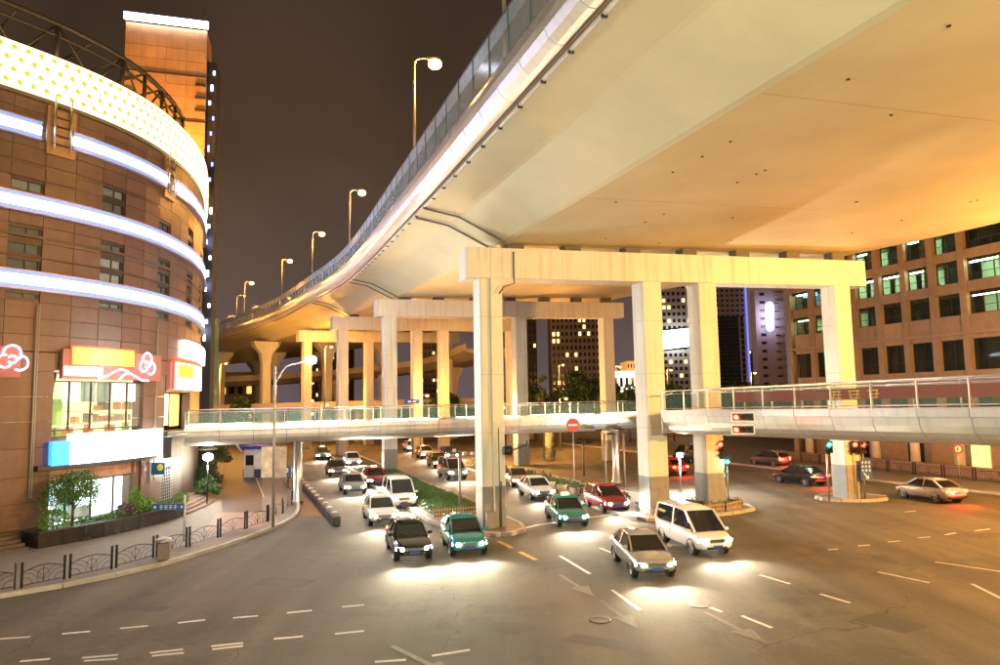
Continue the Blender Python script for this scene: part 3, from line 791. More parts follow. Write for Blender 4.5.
# end bays right of the last pier: dark stone wall with metal grille and lit doorway
sE = s_px(161)
part('stone_wall', ring(sE+.6,Smax-1,-.5,.05,7.9,9.93), DARKST, mall)
part('stone_wall', ring(s_px(172),Smax-1,-.5,.05,.13,5.3), DARKST, mall)
part('stone_wall', ring(s_px(189),Smax-1,-.5,.05,5.3,7.9), DARKST, mall)
part('lit_doorway', ring(s_px(167),s_px(177),-.7,-.6,5.7,7.8), emit('door_glow',(1.0,.85,.6),3.0), mall)
part('lit_doorway', ring(s_px(180),s_px(188),-.7,-.6,5.6,7.8), emit('door_amber',(1.0,.5,.12),1.2), mall)
gr = MB()
for k in range(14):
    s = s_px(160) + (s_px(181)-s_px(160))*k/13; gr.bar(fpt(s,.1,.5),fpt(s,.1,3.0),.03)
for k in range(12):
    z = .6 + k*.2
    for q in range(6):
        s = s_px(160) + (s_px(181)-s_px(160))*q/6; s2 = s_px(160) + (s_px(181)-s_px(160))*(q+1)/6
        gr.bar(fpt(s,.12,z),fpt(s2,.12,z),.02)
part('metal_grille', gr, GALV, mall)
part('header_panel', ring(s_px(160),s_px(181),-.1,.14,3.05,3.6), mat('tan_header', (.36,.22,.14), .5), mall)

# upper shop window bays with glazed front, mullions, stock inside
SHOPW = emit('shop_wall_glow', (1.0,.80,.30), 1.0, base=(.8,.7,.4))
rw = random.Random(5)
def bay(pxa, pxb, z0, z1, glow, n, panes_mat):
    sa, sb = s_px(pxa), s_px(pxb); st = (sb-sa)/n
    for k in range(n):
        a, b = sa + k*st, sa + (k+1)*st
        wn = part('window', MB().bar(fpt(a,-.12,z0),fpt(a,-.12,z1),.07,.1).bar(fpt(a,-.12,z1-.04),fpt(b,-.12,z1-.04),.07,.08).bar(fpt(a,-.12,z0+.04),fpt(b,-.12,z0+.04),.07,.08), WINF, mall)
        g0, g1 = fpt(a+.06,-.12,z0+.08), fpt(b-.06,-.12,z0+.08); g2, g3 = fpt(b-.06,-.12,z1-.08), fpt(a+.06,-.12,z1-.08)
        part('pane', MB().add([g0,g1,g2,g3],[(0,1,2,3)]), panes_mat, wn)
    return sa, sb
sa, sb = bay(-30,8,5.75,8.45,SHOPW,3,GL)
part('lit_back_wall', ring(sa-.3,sb+.3,-3.6,-3.4,5.4,8.9), SHOPW, mall)
sa, sb = bay(45,142,5.75,8.45,SHOPW,5,GL)
part('lit_back_wall', ring(sa-.4,sb+9,-3.6,-3.4,5.4,8.9), SHOPW, mall)
part('ceiling_lamp', ring(sa+.5,sb-.5,-2.0,-1.6,8.78,8.86), emit('warm_panel', (1.0,.85,.5), 3.0), mall)
# slanted rail, posters, shelves and goods behind the glass
part('sloped_rail', MB().bar(fpt(s_px(50),-.5,5.5), fpt(s_px(60),-.5,8.9), .18,.1), GALV, mall)
cols = ((.8,.8,.8),(.08,.14,.10),(.06,.09,.07),(.75,.75,.72),(.62,.66,.5),(.08,.09,.1))
for k in range(6):
    s = s_px(66) + k*1.05
    part('poster', ring(s,s+.92,-.42,-.36,7.3,8.4,.9), emit('poster_%d'%k, cols[k], .9), mall)
for k in range(40):
    s = sa + .4 + rw.random()*(sb-sa+4); c = rw.choice(((.5,.3,.1),(.3,.45,.12),(.6,.5,.3),(.7,.25,.1),(.75,.7,.55),(.15,.2,.1)))
    wd = rw.uniform(.2,.6); z = rw.choice((5.4,6.1,6.8)); h = rw.uniform(.25,.6)
    part('shop_goods', ring(s,s+wd,-3.2,-2.8,z,z+h,.5), mat('goods_%d'%(k%9), c, .6, var=.2), mall)
part('green_board', ring(s_px(79),s_px(94),-2.6,-2.5,6.0,7.5,.6), mat('green_board', (.30,.62,.10), .5), mall)
for k in range(3):
    part('shelf', ring(sa+.3,sb-.3,-3.3,-2.7,5.38+.7*k-.05,5.38+.7*k), mat('shelf_wood', (.5,.38,.2), .5), mall)

# ground floor shopfront
ICE = emit('ice_wall_glow', (.70,1.0,.90), 3.0, base=(.7,.8,.8))
sa, sb = bay(42,136,.75,3.05,ICE,4,GL)
part('lit_back_wall', ring(sa-.5,sb+9,-3.9,-3.7,.2,4.2), ICE, mall)
part('ceiling_lamp', ring(sa+.3,sb-.3,-2.4,-1.4,4.05,4.12), emit('cool_panel', (.85,1.0,.95), 9.0), mall)
part('blue_stripe', ring(s_px(80),sb+.2,-3.66,-3.6,1.6,1.95), mat('blue_stripe', (.05,.25,.6), .5), mall)
for pxa, pxb, z0, z1, c in ((46,58,.5,2.2,(.1,.25,.55)),(98,101,.5,3.0,(.75,.8,.78)),(108,113,.6,2.3,(.25,.4,.38)),(116,134,.5,1.2,(.5,.6,.6)),(62,92,.4,1.3,(.7,.75,.72))):
    part('display_stand', ring(s_px(pxa),s_px(pxb),-3.3,-2.7,z0,z1,.8), mat('stand_%d'%pxa, c, .5, var=.2), mall)
part('header_panel', ring(s_px(41),s_px(138),-.25,-.02,3.06,3.75), mat('photo_header', (.40,.22,.13), .5, var=.5, scale=1.6), mall)
part('canopy', ring(s_px(36),s_px(150),-.3,.55,3.76,4.02), mat('canopy_dark', (.02,.02,.022), .4), mall)
part('stone_wall', ring(s_px(-60),s_px(41),-.6,-.02,4.0,5.4), DARKST, mall)
part('door', ring(s_px(-8),s_px(7),-.5,-.4,.6,3.4), GLASSDARK, mall)
part('door_frame', MB().bar(fpt(s_px(8),-.2,.4),fpt(s_px(8),-.2,3.5),.12).bar(fpt(s_px(13),-.2,.4),fpt(s_px(13),-.2,3.5),.10), mat('tan_frame', (.30,.24,.18), .45), mall)
part('stone_wall', ring(s_px(134),s_px(141),-.6,-.02,.13,3.7), STONE, mall)
# entrance steps
for k in range(4):
    part('step', ring(s_px(-60),s_px(18),-.2,.55+.42*(3-k),.13,.13+.15*(k+1)), mat('step_stone', (.09,.075,.065), .4, var=.2), mall)
for k in range(5):
    s0, s1 = s_px(159), s_px(190)
    part('step', ring(s0,s1,-.2,.5+.36*(4-k),.13,.13+.13*(k+1)), mat('curved_step', (.16,.11,.09), .45, var=.2), mall)
# ---- signs on the building
def sign_box(label, name, pxa, pxb, z0, z1, o0, o1, m, cat='sign', mframe=None):
    p = fpt((s_px(pxa)+s_px(pxb))/2, o1, z0)
    t = thing(name, p, label, cat)
    part('sign_face', ring(s_px(pxa),s_px(pxb),o0,o1,z0,z1,.8), m, t)
    return t
PINK = mat('pink_board', (.30,.10,.095), .5, var=.05)
sg = sign_box('pinkish shop sign with yellow glowing panel and white neon cloud above the lit upper window','cloud_sign',57,155,8.55,10.15,.05,.32,PINK)
part('glowing_panel', ring(s_px(66),s_px(126),.33,.40,9.35,10.25,.8), emit('yellow_neon',(1.0,.50,.02),2.6), sg)
part('panel_halo', ring(s_px(64),s_px(128),.30,.345,9.25,10.35,.8), emit('red_neon',(1.0,.05,.02),1.2), sg)
part('white_lettering', ring(s_px(59),s_px(96),.33,.40,8.72,9.2,.8), emit('white_neon',(1.0,.85,.95),4.0), sg)
NEON = emit('neon_tube',(1.0,.74,.92),3.2)
def neon_cloud(th, pxc, zc, sc, flip=1):
    sc_ = s_px(pxc)
    def tube(pts): part('neon_tube', MB().tube([fpt(sc_ + flip*x*sc, .42, zc + y*sc) for x, y in pts], .045, 6), NEON, th)
    def arc_(cx,cy,r,a0,a1,n=12): return [(cx + r*math.cos(R(a0+(a1-a0)*k/n)), cy + r*math.sin(R(a0+(a1-a0)*k/n))) for k in range(n+1)]
    tube(arc_(.05,.45,.42,200,-60)+ arc_(.42,-.05,.40,70,-120))
    tube(arc_(-.28,.02,.34,80,330))
    tube(arc_(.06,.12,.20,150,-150))
    return tube
tb = neon_cloud(sg, 139, 9.38, .98)
tb([(-3.6,-.82),(-3.0,-.62),(-2.5,-.35),(-2.1,-.22),(-1.7,-.3),(-1.4,-.5)])
tb([(-2.2,-.82),(-1.8,-.5),(-1.4,-.45),(-.9,-.65),(-.4,-.85),(.2,-.85)])
sg2 = sign_box('pinkish sign with white neon cloud at the left edge, left of the thin pipe','cloud_sign',-42,17,8.55,10.15,.05,.32,PINK)
neon_cloud(sg2, 5, 9.35, .95)
sg3 = sign_box('long overexposed white light box with blue left end above the ground floor shop','light_box',65,154,3.98,5.6,.30,.62,emit('white_box',(.92,1.0,1.0),3.0))
part('blue_end', ring(s_px(48),s_px(64.6),.30,.62,3.98,5.25,.8), emit('blue_box',(.03,.26,1.0),1.6), sg3)
sg4 = sign_box('red and white glowing sign with yellow patch on the far right corner','corner_sign',170,196,8.1,9.9,.1,.35,emit('rw_box',(1.0,.72,.75),2.6))
part('red_frame', ring(s_px(170)-.15,s_px(196)+.15,.08,.30,9.92,10.15,.8), emit('red_neon',(1,.05,.02),1.2), sg4)
part('yellow_patch', ring(s_px(172),s_px(187),.36,.40,8.9,9.8,.8), emit('yellow_neon',(1,.5,.02),2.6), sg4)
part('red_frame', MB().bar(fpt(s_px(170)-.08,.2,8.1),fpt(s_px(170)-.08,.2,10.1),.16), emit('red_neon',(1,.05,.02),1.2), sg4)
sg5 = sign_box('plain white light box hung above the red and white corner sign','light_box',178,203,10.3,11.5,.1,.4,emit('plain_white',(.95,.97,1.0),4.0))
sg6 = thing('projecting_sign', fpt(s_px(157),.5,2.9), 'small blue square sign with yellow sun on the dark stone pier', 'sign')
pp = fpt(s_px(152),.3,3.15)
part('board', MB().box(pp + Vector((.35,-.35,0)), (.85,.06,.72)), mat('sign_blue', (.02,.13,.34), .4), sg6)
part('sun_mark', MB().disc(pp + Vector((.5,-.385,.08)), (0,-1,0), .2, 16, .01), mat('sun_yellow', (.8,.65,.08), .5), sg6)

# ---- orange tower behind
tw = thing('tower', (-30,62,0), 'slim orange-lit tower with white light line at its top, rising behind the curved building', 'tower')
Yt = 60.0
a = atY(123.5,90,Yt); b = atY(206,90,Yt+1.9)
tA = Vector((a.x,a.y,0)); tB = Vector((b.x,b.y,0)); td = (tB-tA).normalized(); tn = Vector((-td.y,td.x,0))
zt0, zt1 = 20.0, atY(124,14,Yt).z
TST = mat('tower_stone', (.50,.27,.12), .55, var=.16, scale=.5, streak=.2)
part('body', MB().prism([(p.x,p.y) for p in (tA, tB, tB+tn*3.4, tA+tn*3.4)], .1, zt1-.7), TST, tw)
n_r = 13; wT = (tB-tA).length
for r in range(n_r):
    z0 = 26 + r*(zt1-27-.6)/n_r; z1 = 26 + (r+1)*(zt1-27-.6)/n_r
    for c in range(4):
        p0 = tA + td*(wT*c/4+.02) - tn*(.05+random.uniform(0,.02)); p1 = tA + td*(wT*(c+1)/4-.02) - tn*(.05+random.uniform(0,.02))
        part('stone_panel', MB().hexa([p0+Vector((0,0,z0+.02)),p1+Vector((0,0,z0+.02)),p1+tn*.1+Vector((0,0,z0+.02)),p0+tn*.1+Vector((0,0,z0+.02)),p0+Vector((0,0,z1-.02)),p1+Vector((0,0,z1-.02)),p1+tn*.1+Vector((0,0,z1-.02)),p0+tn*.1+Vector((0,0,z1-.02))]), TST, tw)
part('light_line', MB().bar(tA - tn*.3 + Vector((0,0,zt1-.3)) - td*.1, tB - tn*.3 + Vector((0,0,zt1-.3)) + td*.1, .35,.55), emit('tower_line',(.75,.82,1.0),9.0), tw)
part('mast', MB().tube([tB - td*.4 + tn*1 + Vector((0,0,zt1-1)), tB - td*.4 + tn*1 + Vector((0,0,zt1+1.6))], .06, 6), GALV, tw)
for k in range(3):
    zz = (zt1-5.2, zt1-9.5, 27.5)[k]
    part('ledge', MB().bar(tA - tn*.12 + Vector((0,0,zz)), tB - tn*.12 + Vector((0,0,zz)), .1,.14), DARKST, tw)
for zz in (zt1-6.0,zt1-7.2,zt1-8.4):
    for e, s_ in ((tA,1),(tB,-1)):
        part('corner_fin', MB().bar(e - tn*.15 + Vector((0,0,zz)), e + td*.9*s_ - tn*.15 + Vector((0,0,zz)), .12,.25), DARKST, tw)
# dark side wing with small blue and white lights
sw0, sw1 = tB + tn*.3 + td*.02, tB + tn*.3 + td*.85
part('side_wing', MB().prism([(p.x,p.y) for p in (sw0, sw1, sw1+tn*3.2, sw0+tn*3.2)], .1, zt1-3.5), mat('wing_dark', (.02,.02,.024), .95, var=0), tw)
for k in range(18):
    z = 13 + k*1.45
    part('wing_light', MB().box(sw0.lerp(sw1,.35 + .4*(k%3)/2) - tn*.08 + Vector((0,0,z)), (.16,.1,.35 if k%4 else .6)), emit('wing_blue',(.15,.2,1.0),3.0) if (9 < k < 15) else emit('wing_white',(.7,.85,1.0),5.0), tw)
# floodlights on the roof washing the tower front
for q in (.25,.75):
    p = tA + td*wT*q - tn*3.2 + Vector((0,0,25.7))
    part('floodlight', MB().box(p, (.5,.35,.3), math.atan2(td.y,td.x)), DARKMETAL, tw)
    l = bpy.data.lights.new('tower_flood','SPOT'); l.energy = 6500; l.color = (1,.40,.07); l.spot_size = R(100); l.spot_blend = .8; l.shadow_soft_size = .2
    lo = bpy.data.objects.new('tower_flood', l); COL.objects.link(lo); lo.parent = tw
    pos = p + Vector((0,0,.35)); tgt = tA + td*wT*.5 + Vector((0,0,33)); 
    lo.location = rootm(tw).inverted() @ pos; lo.rotation_euler = (tgt-pos).to_track_quat('-Z','Y').to_euler()
# ============================================================ RIGHT STONE OFFICE BUILDING
rbd = thing('office_building', (40,63,0), 'brown stone office block with square deep windows, some lit green, at the right', 'building')
RO = Vector((40.0,63.0,0))
def rp_(t, d, z): return RO + U*t + B*d + Vector((0,0,z))       # d = metres into the building
def rbox(t0,t1,d0,d1,z0,z1): return MB().hexa([rp_(t0,d0,z0),rp_(t0,d1,z0),rp_(t1,d1,z0),rp_(t1,d0,z0),rp_(t0,d0,z1),rp_(t0,d1,z1),rp_(t1,d1,z1),rp_(t1,d0,z1)])
OST = mat('office_stone', (.21,.145,.10), .5, var=.16, scale=1.2, bump=.08, bscale=10, streak=.15)
OIN = mat('office_inner', (.42,.52,.40), .8, var=.1)
OLIT = emit('office_strip', (.66,1.0,.58), 45.0)
OSHADE = mat('office_shade', (.02,.025,.02), .8, var=0)  # near-black colour stands for the shade inside unlit rooms
OFR = mat('office_frame', (.015,.02,.018), .4, .4)
OGL = glass('office_glass', (.02,.035,.03), .20, .03)
edges = [.73 + 2.95*k for k in range(-1,7)]           # pier centres, left group
edges = [-19.5,-13.2,-7.4] + edges                     # wide bays at the right
rows_o = [(22.6,24.4),(19.5,21.55),(16.65,18.65),(13.75,15.7),(8.9,11.6),(5.2,7.7)]
part('rear_wall', rbox(-22,19.3,5.0,14,.1,27), DARKST, rbd)
part('end_wall', rbox(18.75,19.25,.1,5.0,.1,27), OST, rbd)
rl = random.Random(3)
for i in range(len(edges)-1):
    e0, e1 = edges[i], edges[i+1]; pw = .31
    # pier panels, one per storey
    zs = [4.6, 8.2, 12.2, 15.9, 18.9, 21.8, 27]
    for z0, z1 in zip(zs[:-1], zs[1:]):
        part('pier_panel', rbox(e0-pw,e0+pw,-.12,.5,z0+.012,z1-.012), OST, rbd)
    zprev = 4.6
    for (z0, z1) in reversed(rows_o):
        part('spandrel_panel', rbox(e0+pw+.01,e1-pw-.01,.02,.5,zprev+.006,z0-.006), OST, rbd)
        zprev = z1
        wide = (e1-e0) > 4
        t0, t1 = e0+pw, e1-pw; nm = 4 if wide else 2
        fr = MB()
        for k in range(nm+1):
            tt = t0 + (t1-t0)*k/nm; tt = min(max(tt,t0+.04),t1-.04)
            fr = fr.hexa(rbox(tt-.035,tt+.035,.34,.44,z0,z1).v)
        fr.hexa(rbox(t0,t1,.34,.44,z1-.07,z1).v); fr.hexa(rbox(t0,t1,.34,.44,z0,z0+.07).v); fr.hexa(rbox(t0,t1,.35,.43,z0+(z1-z0)*.36-.025,z0+(z1-z0)*.36+.025).v)
        wn = part('window', fr, OFR, rbd)
        part('pane', rbox(t0+.05,t1-.05,.39,.40,z0+.06,z1-.06), OGL, wn)
        lit = (z0 in (22.6,19.5,16.65) and rl.random() < .86) or (z0 == 13.75 and rl.random() < .4)
        if wide and z0 == 19.5: lit = False
        if lit:
            part('ceiling_strip', rbox(t0+.06,t1-.06,.6,.72,z1-.34,z1-.1), OLIT, wn)
            part('ceiling_strip', rbox(t0+.1,t1-.1,1.3,1.6,z1+.02,z1+.07), OLIT, wn)
            part('room_back', rbox(t0,t1,2.1,2.2,z0-.6,z1+.3), OIN, wn)
            if rl.random() < .6: part('desk', rbox(t0+.3,t0+1.4,1.4,2.0,z0-.6,z0+.4), mat('desk_pale',(.5,.5,.45),.5), wn)
            if rl.random() < .6: part('blind', rbox(t0+.1,t0+(t1-t0)*rl.uniform(.25,.5),.5,.54,z0+.1,z1-.2), mat('blind_green',(.16,.2,.13),.7), wn)
        else:
            part('room_back', rbox(t0,t1,1.6,1.7,z0-.6,z1+.3), OSHADE, wn)
for z in (4.6,8.2,12.2,15.9,18.9,21.8):
    part('floor_slab', rbox(-21,19.0,.5,5.0,z-.5,z-.1), DARKST, rbd)
part('cornice', rbox(-21,19.3,-.3,.5,12.0,12.25), OST, rbd)
part('blue_screen', rbox(15.2,17.3,.7,.75,18.0,18.4), emit('blue_screen',(.08,.55,1.0),3.0), rbd)
# arcade on the ground floor: round columns, glowing back wall
part('arcade_wall', rbox(-21,19,3.4,3.8,.13,4.6), mat('arcade_stone', (.30,.2,.12), .6, var=.2), rbd)
part('arcade_ceiling', rbox(-21,19.3,-.1,5,4.3,4.58), DARKST, rbd)
for k in range(9):
    t = -18 + k*4.4
    part('arcade_column', MB().lathe([(.55,.13),(.55,.3),(.42,.36),(.42,4.1),(.5,4.2),(.5,4.3)], 16, rp_(t,.35,0)), mat('arcade_col', (.42,.36,.28), .4, var=.12), rbd)
for k in range(5):
    t = -14 + k*6.5
    part('doorway', rbox(t,t+1.7,3.3,3.38,.14,3.4), emit('arcade_glow',(1.0,.55,.14),1.7) if k in (1,2) else GLASSDARK, rbd)
for k in range(6):
    q = rp_(-16 + k*6,1.8,4.2)
    part('arcade_lamp', MB().ball(q,.14,10,6), emit('arcade_lamp',(1.0,.65,.25),40), rbd)

# planter wall and railing in front of the arcade
pw_ = thing('planter_wall', rp_(4,-3.2,0), 'long low stone planter wall in front of the stone office arcade', 'planter')
for k in range(16):
    t = -18 + k*2.3
    part('stone_block', rbox(t+.01,t+2.28,-3.6,-2.6,.13,.78), mat('planter_stone', (.20,.13,.09), .6, var=.2), pw_)
    part('coping', rbox(t+.01,t+2.28,-3.68,-2.52,.785,.86), mat('planter_cap', (.28,.2,.15), .5, var=.15), pw_)

# ============================================================ FAR BUILDINGS
FARW = mat('far_window_dark', (.015,.016,.02), .15, var=0)
def far_block(name, label, px0, px1, ytop, Y, depth, wallmat, cols_, rows__, wfrac=(.62,.6), litm=None, litn=0, seed=1, zmin=2.0, ang=0.0, cat='building'):
    a, b = atY(px0,400,Y), atY(px1,400,Y); a.z = b.z = 0
    ztop = atY((px0+px1)/2, ytop, Y).z
    d = (b-a).normalized(); d = Matrix.Rotation(ang,3,'Z') @ d; nrm = Vector((-d.y,d.x,0)); W = (b-a).length
    t = thing(name, (a+b)/2, label, cat)
    part('wall', MB().prism([(p.x,p.y) for p in (a, a+d*W, a+d*W+nrm*depth, a+nrm*depth)], 0, ztop), wallmat, t)
    dk, lt = MB(), MB(); rr = random.Random(seed)
    hz = (ztop-zmin)/rows__
    cells = [(r,c) for r in range(rows__) for c in range(cols_)]
    lits = set(rr.sample(cells, min(litn,len(cells))))
    for r, c in cells:
        x0 = W*(c+.5-wfrac[0]/2)/cols_; x1 = W*(c+.5+wfrac[0]/2)/cols_; z0 = zmin + hz*(r+.5-wfrac[1]/2); z1 = zmin + hz*(r+.5+wfrac[1]/2)
        mb = lt if (r,c) in lits else dk
        p0, p1 = a + d*x0 - nrm*.06, a + d*x1 - nrm*.06
        mb.hexa([p0+Vector((0,0,z0)),p1+Vector((0,0,z0)),p1+nrm*.1+Vector((0,0,z0)),p0+nrm*.1+Vector((0,0,z0)),p0+Vector((0,0,z1)),p1+Vector((0,0,z1)),p1+nrm*.1+Vector((0,0,z1)),p0+nrm*.1+Vector((0,0,z1))])
    part('dark_windows', dk, FARW, t, kind='stuff')
    if litn: part('lit_windows', lt, litm, t, kind='stuff')
    return t, a, d, nrm, W, ztop
WARM = emit('far_window_warm', (1.0,.70,.26), 1.8)
CONCF = mat('far_concrete', (.42,.35,.28), .8, var=.1, scale=.1, streak=.1)
CONCG = mat('far_grey', (.38,.38,.38), .8, var=.1, scale=.1)
t, a, d, nrm, W, zt = far_block('apartment_tower', 'grey-brown apartment tower with scattered lit windows, left of the second front column', 553,606,262,230,18,CONCF,12,22,(.55,.55),WARM,40,3)
for k in range(13):
    p = a + d*W*k/12 - nrm*.5; part('vertical_rib', MB().bar(p, p + Vector((0,0,zt)), .5,.5), mat('far_rib',(.34,.29,.24),.8), t)
far_block('apartment_tower', 'dim apartment slab beyond the column gap left of the grey-brown tower', 512,538,272,250,18,mat('far_dim',(.12,.10,.09),.8),6,20,(.5,.5),WARM,18,5)
t, a, d, nrm, W, zt = far_block('office_tower', 'dark tower carrying a bright white billboard, between the two middle columns', 655,700,250,210,20,CONCG,9,24,(.6,.5),WARM,26,6)
bb = thing('billboard', atY(677,339,207), 'bright white overexposed billboard on the dark tower between the middle columns', 'billboard')
q = [atY(663,331,206), atY(691,328,206), atY(691,346,206), atY(663,349.5,206)]
part('lit_face', MB().hexa([q[3],q[2],q[2]+Vector((0,.6,0)),q[3]+Vector((0,.6,0)),q[0],q[1],q[1]+Vector((0,.6,0)),q[0]+Vector((0,.6,0))]), emit('billboard_white',(1,.98,.92),5.0), bb)
part('frame', MB().bar(q[3]+Vector((0,.5,-.3)),q[2]+Vector((0,.5,-.3)),.5).bar(q[0]+Vector((0,.5,.3)),q[1]+Vector((0,.5,.3)),.5), DARKMETAL, bb)
t, a, d, nrm, W, zt = far_block('glass_tower', 'dark glass tower with pale gridded top seen right of the third column', 714,750,283,240,5,mat('tower_pale',(.62,.62,.68),.6),7,7,(.5,.4),None,0,7,zmin=atY(733,318,240).z)
zg = atY(733,316,240).z; zq = atY(733,383,240).z
part('glass_front', MB().hexa([a-nrm*.3+d*1,a-nrm*.3+d*(W*.78),a+nrm*.1+d*(W*.78),a+nrm*.1+d*1] + [p + Vector((0,0,zg)) for p in (a-nrm*.3+d*1,a-nrm*.3+d*(W*.78),a+nrm*.1+d*(W*.78),a+nrm*.1+d*1)]), mat('tower_glass',(.03,.045,.045),.2,var=.3,scale=.3), t)
mu = MB()
for k in range(26):
    z = zg*k/26; mu.bar(a-nrm*.36+d*1+Vector((0,0,z)), a-nrm*.36+d*(W*.78)+Vector((0,0,z)), .12,.25)
part('floor_lines', mu, mat('tower_line_grey',(.10,.12,.12),.6), t, kind='stuff')
sqs = MB()
for k in range(17):
    z = zg*(k+.5)/17; p0 = a + d*W*.84 - nrm*.06; p1 = a + d*W*.93 - nrm*.06
    sqs.hexa([p+Vector((0,0,z-.9)) for p in (p0,p1,p1+nrm*.1,p0+nrm*.1)] + [p+Vector((0,0,z+.9)) for p in (p0,p1,p1+nrm*.1,p0+nrm*.1)])
part('dark_windows', sqs, FARW, t, kind='stuff')
part('blue_edge_glow', MB().bar(a + d*(W+.3) - nrm*.3 + Vector((0,0,zq)), a + d*(W+.3) - nrm*.3 + Vector((0,0,zt)), .5,.5), emit('edge_blue',(.2,.22,.8),.8), t)
t, a, d, nrm, W, zt = far_block('hotel_tower', 'slim purple-grey tower with glowing white upright sign left of the stone offices', 760,789,290,200,4,mat('tower_mauve',(.40,.34,.42),.7),2,15,(.35,.35),None,0,8)
bal = MB()
for k in range(16):
    z = zt*(k+.5)/16; bal.bar(a + d*W*.66 - nrm*.5 + Vector((0,0,z)), a + d*W*.98 - nrm*.5 + Vector((0,0,z)), .9,.5)
part('balconies', bal, mat('far_balcony',(.30,.27,.26),.7), t, kind='stuff')
us = thing('upright_sign', atY(769,332,197), 'glowing white upright pill-shaped sign on the purple-grey tower', 'sign')
q0, q1 = atY(769.5,305,197), atY(770,328,197)
part('lit_tube', MB().tube([q0 + Vector((0,0,.9)), q0 + Vector((0,0,.5)), q0, q0.lerp(q1,.5), q1, q1 - Vector((0,0,.5)), q1 - Vector((0,0,.9))], [.1,.8,1.05,1.05,1.05,.8,.1], 14), emit('pill_white',(.82,.78,1.0),6.0), us)
part('bracket', MB().bar(q0+Vector((0,.6,0)), q0+Vector((0,3.2,0)), .3).bar(q1+Vector((0,.6,0)), q1+Vector((0,3.2,0)), .3), DARKMETAL, us)
far_block('apartment_tower', 'small distant apartment block with bright stairwell, low between two towers', 751,760,350,330,14,mat('far_pale',(.34,.33,.32),.8),3,14,(.5,.5),WARM,6,9)
t, a, d, nrm, W, zt = far_block('low_hall', 'low white hall with glowing walls above the dark trees left of the second column', 608,636,371,170,10,emit('hall_white_glow',(1.0,.98,.86),.85,base=(.8,.8,.75)),5,1,(.5,.4),None,0,4,zmin=8)  # wall emission takes the place of floodlight on the hall
far_block('low_hall', 'small amber-glowing block above the white hall beside the second column', 628,640,361,185,10,emit('hall_amber_glow',(1.0,.45,.1),.45,base=(.6,.35,.2)),4,3,(.4,.4),None,0,4,zmin=9)  # walls emit amber themselves instead of being lit by lamps
far_block('apartment_tower', 'far dim apartment block seen between columns left of the front column', 412,440,318,240,16,mat('far_dim',(.12,.10,.09),.8),7,18,(.5,.5),WARM,14,12)
far_block('apartment_tower', 'dim block with a few warm windows behind the far left columns', 300,345,330,260,16,mat('far_dim2',(.11,.09,.075),.8),9,14,(.5,.5),WARM,18,15)
far_block('terrace_block', 'amber-lit low block of arches behind the far left columns', 210,262,372,190,12,mat('amber_stone',(.45,.30,.16),.7,var=.2),6,2,(.55,.6),emit('amber_window',(1.0,.5,.1),1.2),5,16,zmin=1.0)
far_block('glass_block', 'narrow blue-lit glass block between the curved building and the far columns', 208,213,318,96,1.5,mat('bluish_glass_wall',(.08,.22,.36),.25,var=.35,scale=.4),2,10,(.7,.7),emit('blue_win',(.1,.45,1.0),1.0),7,21,zmin=2)

# ============================================================ LAMPS
SOD = (1.0,.42,.07)
BULB = emit('sodium_bulb', (1.0,.48,.10), 16.0)
WBULB = emit('white_bulb', (1.0,.93,.82), 600.0)
POLE = mat('lamp_pole', (.34,.33,.32), .45, .5, var=.1)
def street_lamp(base, h, arm_vec, label, group, power, col=SOD, bulb=None, r=.09, bulb_r=.40, name='street_lamp', lit=True, drop=.05):
    base = Vector(base); arm = Vector(arm_vec)
    t = thing(name, base, label, 'street lamp', group)
    top = base + Vector((0,0,h))
    part('pole', MB().tube([base, base+Vector((0,0,h*.5)), top], [r*1.3,r,r*.7], 10), POLE, t)
    pts = [top - Vector((0,0,.3)), top + arm*.15 + Vector((0,0,.12)), top + arm*.6 + Vector((0,0,.25)), top + arm + Vector((0,0,.28))]
    part('arm', MB().tube(pts, r*.55, 8), POLE, t)
    e = top + arm + Vector((0,0,.28)); ad = arm.normalized(); sd = Vector((-ad.y,ad.x,0))
    hd = []
    for x, w_, z0, z1 in ((-.1,.07,-.05,.05),(.15,.13,-.08,.10),(.45,.16,-.09,.12),(.75,.10,-.05,.08),(.85,.03,-.01,.03)):
        c = e + ad*x; hd.append([c - sd*w_ + Vector((0,0,z0)), c + sd*w_ + Vector((0,0,z0)), c + sd*w_*.7 + Vector((0,0,z1)), c - sd*w_*.7 + Vector((0,0,z1))])
    part('lamp_head', MB().loft(hd), POLE, t)
    bp = e + ad*.42 - Vector((0,0,.5*bulb_r+.08))
    if lit:
        part('bulb', MB().ball(bp, bulb_r, 14, 8, .7), bulb or BULB, t)
        point_light('lamp_glow', bp - Vector((0,0,drop)), col, power, bulb_r*1.1, t)
    return t
GRPV = 'sodium lamps on the elevated road'
keyS = [s_of_key(k) for k in (2,3,4,5,6,7)]
labs = ['nearest whole sodium street lamp on the elevated road, highest lit lamp in view','second sodium lamp on the elevated road, counting from the camera','third sodium lamp on the elevated road, counting from the camera','fourth sodium lamp on the elevated road, counting from the camera','fifth sodium lamp on the elevated road, near the far bend','sixth sodium lamp on the elevated road, farthest along its left edge']
for k, s in enumerate([s_of_key(2)+.6] + keyS[1:]):
    f = f_at(s); base = interp(f,-4.0,2.1); j = int(f)
    street_lamp(base, 8.6-.0*k, -left_of(VT[j])*.8, labs[k], GRPV, 4000, r=.08)
f = f_at(S1-14.5); street_lamp(interp(f,-4.0,2.1), 8.6, -left_of(VT[int(f)])*1.3, 'lamp post on the elevated road cut off by the top edge of the photo', GRPV, 4000, r=.08)
